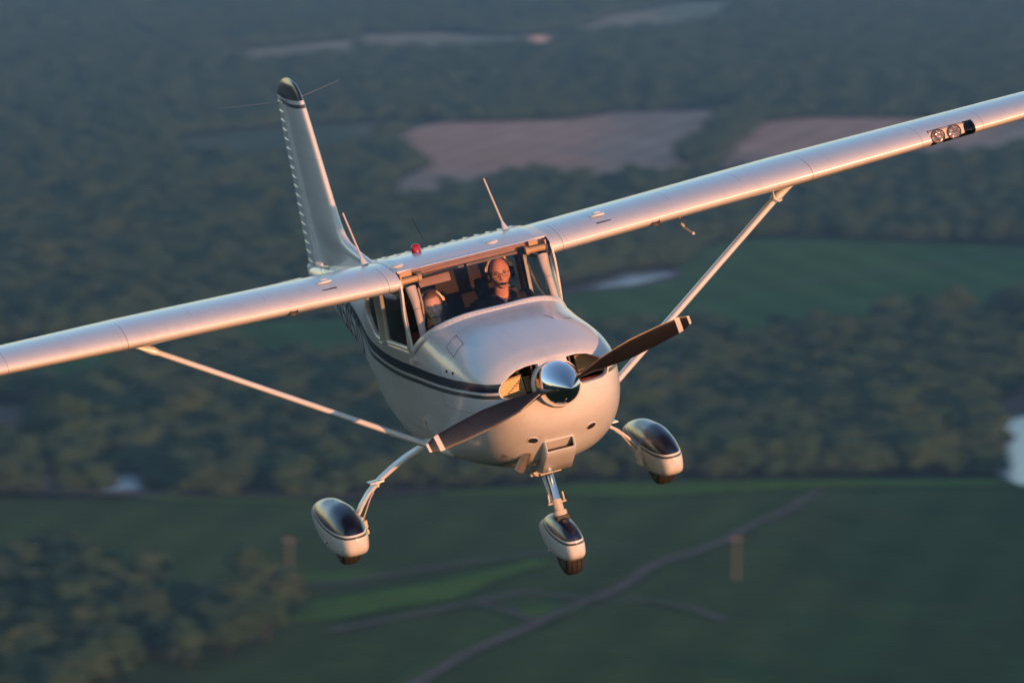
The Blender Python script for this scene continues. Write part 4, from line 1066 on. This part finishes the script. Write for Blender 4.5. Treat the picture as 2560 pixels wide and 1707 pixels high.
# ---------------------------------------------------------------- LANDSCAPE
random.seed(7);np.random.seed(7)
PATCH={
 'stubble_field':[[(-66.4, 3281.1), (-51.4, 3425.5), (-40.2, 3480.9), (30.2, 3507.0), (55.7, 3578.7), (129.2, 3615.6), (135.7, 3574.1), (111.7, 3320.0), (84.7, 2977.5), (54.1, 2944.8), (13.2, 2957.8), (-5.3, 2951.3), (-24.9, 2844.6), (-59.3, 2785.4), (-51.0, 3038.9), (-42.4, 3106.3), (-60.4, 3205.9)], [(137.7, 3480.9), (165.4, 3529.1), (287.4, 3515.8), (337.9, 3511.4), (307.1, 3190.4), (258.8, 3164.0), (202.5, 3083.9), (130.8, 3014.4), (93.0, 2977.5), (115.3, 3288.8)]],
 'pale_meadow':[[(-223.3, 4309.9), (-136.8, 4518.0), (-112.8, 4562.0), (-105.9, 4225.8), (-176.9, 4134.8)], [(-114.6, 4637.3), (-57.1, 4675.9), (-8.3, 4606.9), (47.1, 4715.1), (78.0, 5018.3), (140.8, 5282.3), (194.3, 5342.5), (157.9, 4799.5), (98.8, 4682.5), (53.9, 4464.6), (1.2, 4321.0), (-52.6, 4307.2), (-106.1, 4293.4)]],
 'rough_pasture':[[(-183.3, 3312.1), (-145.5, 3396.5), (-114.1, 3446.6), (-66.8, 3480.9), (-42.6, 3480.9), (-53.6, 3408.9), (-67.4, 3273.4), (-103.2, 3116.2), (-167.8, 3108.9)]],
 'meadow':[[(66.1, 2469.5), (73.3, 2541.4), (85.8, 2598.2), (113.8, 2617.7), (131.6, 2610.3), (166.6, 2588.6), (210.8, 2574.3), (247.7, 2569.5), (219.4, 2275.2), (185.7, 2265.6), (152.0, 2238.9), (134.4, 2205.6), (116.7, 2162.7), (79.1, 2166.2), (70.5, 2180.4), (32.1, 2152.2), (14.3, 2182.1), (12.1, 2344.9), (25.4, 2364.8), (60.9, 2401.5)], [(-108.8, 2209.2), (-73.9, 2226.9), (-43.0, 2235.8), (-30.4, 2221.6), (-30.7, 2037.0), (-58.7, 2021.5), (-87.5, 2037.0)], [(-197.3, 2116.9), (-126.8, 2149.6), (-105.6, 2174.7), (-105.7, 2116.9), (-116.2, 2066.6), (-121.6, 2036.3), (-135.3, 1986.9), (-161.1, 1963.0), (-181.9, 1950.6)]],
 'soil_bank':[[(-181.9, 1950.6), (-160.9, 1960.3), (-135.1, 1984.0), (-120.4, 2039.3), (-113.7, 2060.5), (-111.4, 2030.4), (-126.5, 1978.4), (-140.5, 1942.4), (-179.7, 1926.3)], [(-178.4, 1913.0), (-149.7, 1921.0), (-135.5, 1929.0), (-127.2, 1774.7), (-165.6, 1774.7)], [(137.9, 1855.5), (148.5, 1926.3), (163.8, 1995.4), (196.9, 2039.3), (170.9, 1767.0), (145.2, 1767.0), (142.3, 1813.1)], [(-133.1, 1691.5), (-127.6, 1728.4), (-103.8, 1736.0), (-99.4, 1685.3), (-46.5, 1679.2), (-19.7, 1699.8), (-19.6, 1689.5), (-46.2, 1669.1), (-99.0, 1673.1), (-133.3, 1679.2)], [(8.8, 2329.3), (25.5, 2378.9), (41.4, 2435.0), (65.5, 2447.8), (64.4, 2405.6), (45.1, 2360.8), (25.1, 2337.1)]],
 'crop_field':[[(-156.1, 1671.1), (-99.1, 1675.2), (-43.8, 1667.1), (-19.6, 1691.5), (19.6, 1713.5), (87.0, 1718.8), (141.8, 1725.2), (167.3, 1729.5), (118.5, 1220.5), (-114.4, 1220.5)]],
 'bright_crop':[[(-53.4, 1422.0), (-46.6, 1458.0), (-32.7, 1478.3), (-17.4, 1500.8), (5.8, 1539.2), (12.2, 1532.4), (-4.8, 1499.2), (-11.9, 1467.3), (-27.9, 1442.8), (-41.4, 1422.0)], [(2.9, 1451.9), (7.6, 1458.0), (15.7, 1453.4), (15.5, 1441.3), (8.4, 1433.8), (3.4, 1439.8)], [(-98.8, 1671.1), (-55.4, 1665.1), (-56.2, 1653.2), (-97.0, 1659.1)], [(-19.6, 1685.3), (19.6, 1708.2), (86.5, 1710.3), (134.5, 1712.4), (133.4, 1697.7), (84.4, 1691.5), (37.9, 1675.2), (2.8, 1675.2), (-19.4, 1673.1)], [(-65.1, 1510.6), (-44.2, 1518.9), (-29.2, 1513.9), (-41.6, 1500.8), (-60.3, 1495.9)]],
 'water':[[(-117.9, 1710.3), (-111.6, 1725.2), (-103.7, 1729.5), (-100.5, 1691.5), (-110.9, 1687.4)], [(26.9, 2352.8), (37.2, 2385.0), (43.2, 2424.4), (49.6, 2420.2), (62.6, 2435.0), (62.1, 2413.9), (45.2, 2368.8), (35.2, 2356.8)], [(142.4, 1846.9), (146.6, 1868.0), (154.7, 1884.5), (183.0, 1893.5), (165.0, 1706.2), (139.6, 1698.6), (134.1, 1722.8)], [(139.0, 1758.0), (145.5, 1771.5), (171.9, 1778.3), (163.6, 1691.5), (140.9, 1714.5)]],
}
TRACKS=[
 ([(85.9, 1685.3), (58.5, 1596.0), (36.7, 1525.6), (23.2, 1479.1), (6.4, 1424.9), (-9.2, 1371.2), (-22.8, 1320.0)],4.5),
 ([(-59.7, 1479.9), (-39.3, 1495.1), (-23.9, 1513.9), (-10.3, 1530.7), (6.9, 1549.6), (31.1, 1565.3)],4.0),
 ([(-41.1, 1409.0), (-22.7, 1435.3), (-8.8, 1458.0), (1.4, 1476.7), (15.8, 1464.2), (31.1, 1459.6), (41.0, 1448.9), (48.4, 1427.9)],4.0),
 ([(-8.8, 1456.5), (-1.6, 1444.3), (5.4, 1424.9)],3.5),
 ([(216.3, 2536.8), (177.1, 2482.7), (131.4, 2405.6), (103.0, 2368.8), (75.6, 2337.1)],4.0),
]
NEARWOOD=[(-143.7, 1538.0), (-113.6, 1538.0), (-94.9, 1516.0), (-76.1, 1468.9), (-61.3, 1449.5), (-56.7, 1424.5), (-51.7, 1453.4), (-53.8, 1401.8), (-65.0, 1376.6), (-84.8, 1343.8), (-92.7, 1289.1), (-120.8, 1289.1)]
POLES=[(-53.7, 1502.4), (54.3, 1504.1)]
HOUSES=[(18.7, 4336.6), (-9.5, 5242.9), (10.5, 5204.1)]
LONE=[(-127.5, 1778.3), (-134.5, 1789.7), (-117.9, 1764.7), (-95.1, 1825.0)]
NEART=[(-52.9, 1442.8), (-57.6, 1473.6), (-64.7, 1500.8), (-55.1, 1394.7), (-63.1, 1373.9), (-70.9, 1355.7), (-80.6, 1393.3), (-89.1, 1451.9), (-99.7, 1414.7), (-103.8, 1339.2), (-110.0, 1532.4), (-71.0, 1436.8)]
HEDGE=[(138.2, 3601.6), (121.8, 3408.9), (107.8, 3269.6), (91.8, 3113.2)]

def ground_mat(name,c1,c2,c3,scale,stretch=(1,1,1),rot=0,det=6,rows=None,rough=.95):
    t=NT(name);p=t.pos()
    mp=t.n('Mapping');mp.inputs['Rotation'].default_value=(0,0,rot);mp.inputs['Scale'].default_value=stretch;t.l(p,mp.inputs[0]);v=mp.outputs[0]
    n=t.noise(v,scale,det,.62);n2=t.noise(p,scale*.17,3)
    c=t.ramp(n,[(.30,c1),(.52,c2),(.72,c3)])
    c=t.mix(t.math('MULTIPLY',t.math('SUBTRACT',n2,.45,True),2.2,True),c,tuple(q*.72 for q in c2))
    n4=t.noise(v,scale*5,4,.6);c=t.mix(t.math('MULTIPLY',t.math('SUBTRACT',n4,.42,True),1.8,True),c,tuple(q*.55 for q in c2))
    n5=t.noise(p,scale*2.3,5,.65);c=t.mix(t.math('MULTIPLY',t.math('SUBTRACT',n5,.55,True),2.4,True),c,tuple(min(1,q*1.5) for q in c3))
    if rows:
        x,y,z=t.xyz(v);s_=t.math('SINE',t.math('MULTIPLY',x,rows))
        c=t.mix(t.math('MULTIPLY',t.math('ADD',s_,1),.17),c,tuple(q*.45 for q in c2))
    t.bsdf(c,rough,0,0,.0);return t.m
GM={'stubble_field':ground_mat('sunset_tinted_stubble',(.60,.31,.20),(.70,.38,.26),(.76,.46,.33),.012,(1,.35,1),.5,6,.35),  # pink glow of the low sun is put into the stubble's colour
'pale_meadow':ground_mat('dry_grass',(.34,.26,.15),(.44,.33,.20),(.52,.38,.25),.01,(1,.4,1)),
'rough_pasture':ground_mat('rough_pasture_grass',(.08,.11,.05),(.13,.14,.075),(.26,.20,.13),.012,(1,.4,1)),
'meadow':ground_mat('green_meadow',(.06,.13,.035),(.085,.17,.045),(.13,.19,.07),.012,(1,.4,1),-.4,6,.25),
'soil_bank':ground_mat('muddy_bank',(.10,.075,.065),(.16,.11,.095),(.22,.16,.14),.02),
'crop_field':ground_mat('dark_green_crop',(.062,.082,.022),(.086,.116,.030),(.118,.150,.040),.03,(.5,.12,1),.62,7,.7),
'bright_crop':ground_mat('bright_green_crop',(.08,.12,.022),(.105,.175,.026),(.14,.21,.036),.03,(1,.3,1),.62),
'track':ground_mat('dirt_track',(.13,.105,.095),(.19,.15,.135),(.25,.20,.18),.05),
'forest_floor':ground_mat('forest_floor',(.014,.022,.012),(.022,.034,.016),(.040,.042,.026),.02)}
t=NT('river_water');p=t.pos();n=t.noise(p,.5,4);t.bsdf((.34,.36,.37),.22,0,0,.6,bump=n,bs=.5,bd=.4);GM['water']=t.m
LAY={'rough_pasture':.3,'pale_meadow':.3,'stubble_field':.3,'meadow':.3,'crop_field':.3,'soil_bank':.6,'bright_crop':.9,'water':.9,'track':1.2}
def wobble(P,amp,seg=25):
    out=[]
    for i in range(len(P)):
        a,b=Vector(P[i]),Vector(P[(i+1)%len(P)]);k=max(1,int((b-a).length/seg))
        for q in range(k):
            p=a.lerp(b,q/k);nz=mnoise.noise_vector(Vector((p.x*.02,p.y*.008,3.)));out.append((p.x+nz.x*amp,p.y+nz.y*amp*2.5))
    return out
def sheet(name,P,z,mat):
    bm=bmesh.new();vs=[bm.verts.new((a,b,z)) for a,b in P];f=bm.faces.new(vs);bmesh.ops.triangulate(bm,faces=[f])
    bmesh.ops.recalc_face_normals(bm,faces=bm.faces)
    if sum(f.normal.z for f in bm.faces)<0: bmesh.ops.reverse_faces(bm,faces=bm.faces[:])
    me=bpy.data.meshes.new(name);bm.to_mesh(me);bm.free();return mkobj(name,me,mat,None,False)
GX=16000
o=mesh('ground',[(-GX,-9000,0),(GX,-9000,0),(GX,17000,0),(-GX,17000,0)],[(0,1,2,3)],GM['forest_floor'],None,False);tag(o,kind='structure')
NOTREE=[]
for k,L in PATCH.items():
    for i,P in enumerate(L):
        Q=wobble(P,{'crop_field':0,'water':1.5}.get(k,5))
        tag(sheet({'soil_bank':'river_bank','water':'river','bright_crop':'grass_strip'}.get(k,k),Q,LAY[k]+.02*i,GM[k]),kind='structure')
        if k not in('bright_crop',): NOTREE.append(Q)
for P,w in TRACKS:
    pts=[Vector(p) for p in P];D=[]
    for i in range(len(pts)-1):
        for q in range(8): D.append(pts[i].lerp(pts[i+1],q/8))
    D.append(pts[-1]);w*=.6;D=[p+Vector((mnoise.noise(Vector((p.y*.02,0,0)))*4,0)) for p in D]
    L,Rr=[],[]
    for i,p in enumerate(D):
        t_=(D[min(i+1,len(D)-1)]-D[max(i-1,0)]).normalized();n_=Vector((-t_.y,t_.x));ww=w*.5*(1+.35*mnoise.noise(Vector((i*.5,1,2))))
        L.append((*(p+n_*ww),1.2));Rr.append((*(p-n_*ww),1.2))
    m=MB().rings([L,Rr],False);tag(m.build('dirt_road',GM['track'],None,False),kind='structure')
# crowns
def crown(seed,leaves=420):
    rnd=random.Random(seed);m=MB();H_=1.0
    lumps=[((0,0,.62),(.36,.36,.30))]
    for i in range(11):
        a=rnd.uniform(0,6.28);h=rnd.uniform(.38,.86);r=.30*math.sin(min(1,(1.02-h)*2.2)*1.4)+.04
        lumps.append(((r*math.cos(a),r*math.sin(a),h),(rnd.uniform(.14,.22),rnd.uniform(.14,.22),rnd.uniform(.11,.17))))
    for c,r in lumps:
        e=MB();e.ell(c,r,10,7);o_=[]
        for v in e.v:
            v=Vector(v);d=(v-Vector(c));k=1+.35*mnoise.noise(v*9+Vector((seed*7,0,0)));o_.append(Vector(c)+d*k*.92)
        m.add(o_,e.f)
        for q in range(leaves//12):
            u=Vector((rnd.gauss(0,1),rnd.gauss(0,1),rnd.gauss(0,1)+.3)).normalized();p=Vector(c)+Vector((u.x*r[0],u.y*r[1],u.z*r[2]))*rnd.uniform(.9,1.16)
            s_=rnd.uniform(.022,.045);a=Vector((rnd.gauss(0,1),rnd.gauss(0,1),rnd.gauss(0,1))).normalized();b=a.cross(u).normalized();a=b.cross(u+a*.5).normalized()
            m.add([p-a*s_,p+b*s_,p+a*s_,p-b*s_],[(0,1,2,3)])
    return m
def leafmat(name,c1,c2,c3):
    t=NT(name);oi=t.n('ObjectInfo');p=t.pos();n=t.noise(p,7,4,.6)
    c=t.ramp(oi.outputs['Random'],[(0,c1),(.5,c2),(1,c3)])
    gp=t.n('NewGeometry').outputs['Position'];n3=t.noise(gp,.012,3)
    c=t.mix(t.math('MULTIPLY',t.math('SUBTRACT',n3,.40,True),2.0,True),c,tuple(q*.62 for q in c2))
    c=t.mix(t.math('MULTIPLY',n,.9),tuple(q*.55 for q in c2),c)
    b=t.bsdf(c,.85,0,0,.15);return t.m
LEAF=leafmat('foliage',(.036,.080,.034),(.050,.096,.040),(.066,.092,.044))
BARK=simple('bark',(.06,.045,.03),.9)
src=bpy.data.collections.new('crown_kinds')      # not linked to the scene
KIND=[]
for i in range(6):
    m=crown(i);m.tube([(0,0,0),(0.01,0,.4)],[.035,.02],6)
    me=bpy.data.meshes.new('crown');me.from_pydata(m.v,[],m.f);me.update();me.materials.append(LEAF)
    ko=bpy.data.objects.new('crown',me);src.objects.link(ko);KIND.append(me)
def gn_forest():
    ng=bpy.data.node_groups.new('forest','GeometryNodeTree')
    ng.interface.new_socket(name='Geometry',in_out='INPUT',socket_type='NodeSocketGeometry');ng.interface.new_socket(name='Geometry',in_out='OUTPUT',socket_type='NodeSocketGeometry')
    N=ng.nodes;gi=N.new('NodeGroupInput');go=N.new('NodeGroupOutput')
    ip=N.new('GeometryNodeInstanceOnPoints');ci=N.new('GeometryNodeCollectionInfo');ci.inputs[0].default_value=src;ci.inputs['Separate Children'].default_value=True;ci.inputs['Reset Children'].default_value=True
    ip.inputs['Pick Instance'].default_value=True
    def attr(n_,ty):
        a=N.new('GeometryNodeInputNamedAttribute');a.data_type=ty;a.inputs[0].default_value=n_;return a.outputs[0]
    ng.links.new(gi.outputs[0],ip.inputs['Points']);ng.links.new(ci.outputs[0],ip.inputs['Instance'])
    ng.links.new(attr('kind_index','INT'),ip.inputs['Instance Index']);ng.links.new(attr('rot','FLOAT_VECTOR'),ip.inputs['Rotation']);ng.links.new(attr('scl','FLOAT_VECTOR'),ip.inputs['Scale'])
    ng.links.new(ip.outputs[0],go.inputs[0]);return ng
NG_=gn_forest()
def forest(name,pts,hts):
    n=len(pts);me=bpy.data.meshes.new(name);me.from_pydata([(a,b,-.6) for a,b in pts],[],[])
    me.attributes.new('kind_index','INT','POINT').data.foreach_set('value',np.random.randint(0,6,n).astype(np.int32))
    r=np.zeros((n,3));r[:,2]=np.random.rand(n)*6.283;me.attributes.new('rot','FLOAT_VECTOR','POINT').data.foreach_set('vector',r.ravel())
    h=np.array(hts);s_=np.stack([h*np.random.uniform(.85,1.25,n),h*np.random.uniform(.85,1.25,n),h],1);me.attributes.new('scl','FLOAT_VECTOR','POINT').data.foreach_set('vector',s_.ravel())
    o=bpy.data.objects.new(name,me);COL.objects.link(o);md=o.modifiers.new('forest','NODES');md.node_group=NG_;return o
def inp_np(x,y,P):
    c=np.zeros(len(x),bool);n=len(P)
    for i in range(n):
        x1,y1=P[i];x2,y2=P[(i+1)%n]
        if y1==y2: continue
        m_=((y1>y)!=(y2>y))&(x<(x2-x1)*(y-y1)/(y2-y1)+x1);c^=m_
    return c
Y=[];X=[];y=1230.
while y<7600:
    s_=6.6 if y<2600 else (8.0 if y<4500 else 10)
    hw=60+y*.0815*1.22;xs_=np.arange(-hw,hw,s_);X.append(xs_+np.random.uniform(-.45,.45,len(xs_))*s_);Y.append(y+np.random.uniform(-.45,.45,len(xs_))*s_);y+=s_
X=np.concatenate(X);Y=np.concatenate(Y);bad=np.zeros(len(X),bool)
for P in NOTREE: bad|=inp_np(X,Y,P)
nearw=inp_np(X,Y,NEARWOOD);hx=np.array(HEDGE)
for i in range(len(HEDGE)-1):
    a=hx[i];b=hx[i+1];tt=np.clip(((X-a[0])*(b-a)[0]+(Y-a[1])*(b-a)[1])/((b-a)@(b-a)),0,1);dd=np.hypot(X-a[0]-tt*(b-a)[0],Y-a[1]-tt*(b-a)[1]);bad&=~(dd<11)
cl=np.array([mnoise.noise(Vector((a*.006,b*.003,0)))+.5*mnoise.noise(Vector((a*.02,b*.012,5))) for a,b in zip(X,Y)])
keep=(~bad)&(~inp_np(X,Y,NEARWOOD))&(Y>1220)&(cl>-.72)
ht=5.5+3.5*np.clip(cl+.3,0,1)+np.random.rand(len(X))**1.5*5.5
big=np.random.rand(len(X));ht*=np.where(big<.07,1.2,np.where(big>.88,.65,1.0))
P_=np.stack([X,Y],1)
wl=[('woodland',(Y<3300)),('far_woodland',(Y>=3300))]
for nm,mk in wl:
    k_=keep&mk;tag(forest(nm,P_[k_],ht[k_]),{'woodland':'dense dark green broadleaf woodland between the fields','far_woodland':'hazy blue-green woodland covering the far distance'}[nm],'woodland',kind='stuff')
# the wood at the lower left: its trees stand near enough to tell apart
idx=np.where(nearw&(cl>-.5))[0];idx=idx[np.argsort(Y[idx])]
tag(forest('near_woodland',P_[idx],ht[idx]*.95),'dense dark wood of rounded trees at the lower left of the ground','woodland',kind='stuff')
TB=None
trunk_me=None
def newtree(loc,h,k,label,group,cat='tree'):
    global trunk_me
    t_=bpy.data.objects.new('tree',None);COL.objects.link(t_);t_.location=(loc[0],loc[1],-.3);s_=h
    t_.scale=(s_*random.uniform(.9,1.25),s_*random.uniform(.9,1.25),s_);t_.rotation_euler=(0,0,random.uniform(0,6.28))
    c=bpy.data.objects.new('crown',CR[k]);COL.objects.link(c);c.parent=t_
    u=bpy.data.objects.new('trunk',TR);COL.objects.link(u);u.parent=t_
    tag(t_,label,cat,group);return t_
CR=[]
for i in range(6):
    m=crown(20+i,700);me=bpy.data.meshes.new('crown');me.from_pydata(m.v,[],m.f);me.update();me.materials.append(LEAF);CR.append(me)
m=MB();m.tube([(0,0,0),(.01,0,.2),(.0,.01,.45),(.01,0,.6)],[.035,.024,.018,.008],8)
for a in range(5): m.tube([(0,0,.25+.05*a),(.12*math.cos(a*2.4),.12*math.sin(a*2.4),.42+.05*a)],[.012,.004],5)
TR=bpy.data.meshes.new('trunk');TR.from_pydata(m.v,[],m.f);TR.update();TR.materials.append(BARK)
NT_=['tree at the pointed right-hand tip of the lower-left wood','tree just behind the tip tree of the lower-left wood','tree on the upper edge of the lower-left wood near its right tip','tall brown-green tree on the lower right edge of the lower-left wood','broad tree left of the tall one on the lower-left wood edge','tree on the near edge of the lower-left wood close to the bottom','round crown standing out in the middle of the lower-left wood','dark crown in the upper middle of the lower-left wood','brownish round crown at the centre left of the lower-left wood','large crown nearest the bottom left corner of the picture','pale brown crown on the top edge of the lower-left wood','small crown between the middle and tip of the lower-left wood']
for q,(a,c) in enumerate(NEART): newtree((a,c),[11,10,10,12,11,10,11,10,12,12,10,10][q],q%6,NT_[q],'trees standing out of the nearest wood')
LL_=['large round tree standing above the river bank at the left edge','rounded tree left of the large round tree by the river bank','smaller tree right of the large round tree by the river bank','single pale-topped tree in the middle of the left wood']
for q,(a,b) in enumerate(LONE): newtree((a,b),[19,15,14,18][q],q,LL_[q],None)
# poles in the crop field
for q,(a,b) in enumerate(POLES):
    t_=bpy.data.objects.new('utility_pole',None);COL.objects.link(t_);t_.location=(a,b,0)
    tag(t_,['pale utility pole standing in the crop field below the left wheel','pale utility pole standing in the crop field right of the nose wheel'][q],'pole','utility poles in the crop field')
    PM=M.get('pole') or simple('weathered_pole_wood',(.26,.20,.15),.8);M['pole']=PM
    MB().tube([(0,0,0),(0,0,5.5),(0,0,11)],[.24,.2,.16],12).build('pole',PM,t_)
    MB().box((0,0,10.2),(1.2,.12,.12)).build('cross_arm',PM,t_,False)
    for dx in(-1,0,1): MB().lathe((dx,0,10.3),(0,0,1),[(0,.08),(.1,.12),(.2,.07),(.25,.01)],10).build('insulator',M['white'],t_)
# distant farm buildings
RW_=[simple('pale_plaster',(.40,.35,.32),.8,nscale=.5),simple('rusty_roof',(.34,.15,.12),.7,nscale=.8)]
for q,(a,b) in enumerate(HOUSES):
    t_=bpy.data.objects.new('farmhouse',None);COL.objects.link(t_);t_.location=(a,b-60,0);L=[6.5,7,9][q];hh=10
    tag(t_,['pale farmhouse with pinkish roof alone in the hazy wood above the stubble field','reddish-roofed farm building at the top edge in the far haze','wide pale barn beside the farm buildings in the far haze'][q],'house')
    MB().box((0,0,hh*.5),(L*.8,6,hh*.5)).build('wall',RW_[0],t_,False)
    m=MB();m.rings([[(-L*.85,-7,hh-.3),(-L*.85,0,hh+5),(-L*.85,7,hh-.3)],[(L*.85,-7,hh-.3),(L*.85,0,hh+5),(L*.85,7,hh-.3)]],True,True,True);m.build('roof',RW_[1 if q!=0 else 0],t_,False)
    for dx in(-.5,-.17,.17,.5):
        for z in (3.5,8): MB().box((L*.8*dx*1.6,-6.02,z),(.7,.06,.9)).build('window',M['dark'],t_,False)
# haze: closed box around everything on the ground and the aircraft
HZ=NT('haze_air');HZ.out
v=HZ.n('VolumePrincipled');v.inputs['Density'].default_value=HAZE_D;v.inputs['Color'].default_value=(.48,.72,1.0,1);v.inputs['Anisotropy'].default_value=.6
HZ.l(v.outputs[0],HZ.out.inputs['Volume'])
b=MB();b.box((0,4000,(CAM_H+12-2)/2-1+0),(17000,14000,(CAM_H+14)/2));o=b.build('haze',HZ.m,None,False);tag(o,'thin blue evening haze over the whole landscape','haze',kind='stuff')
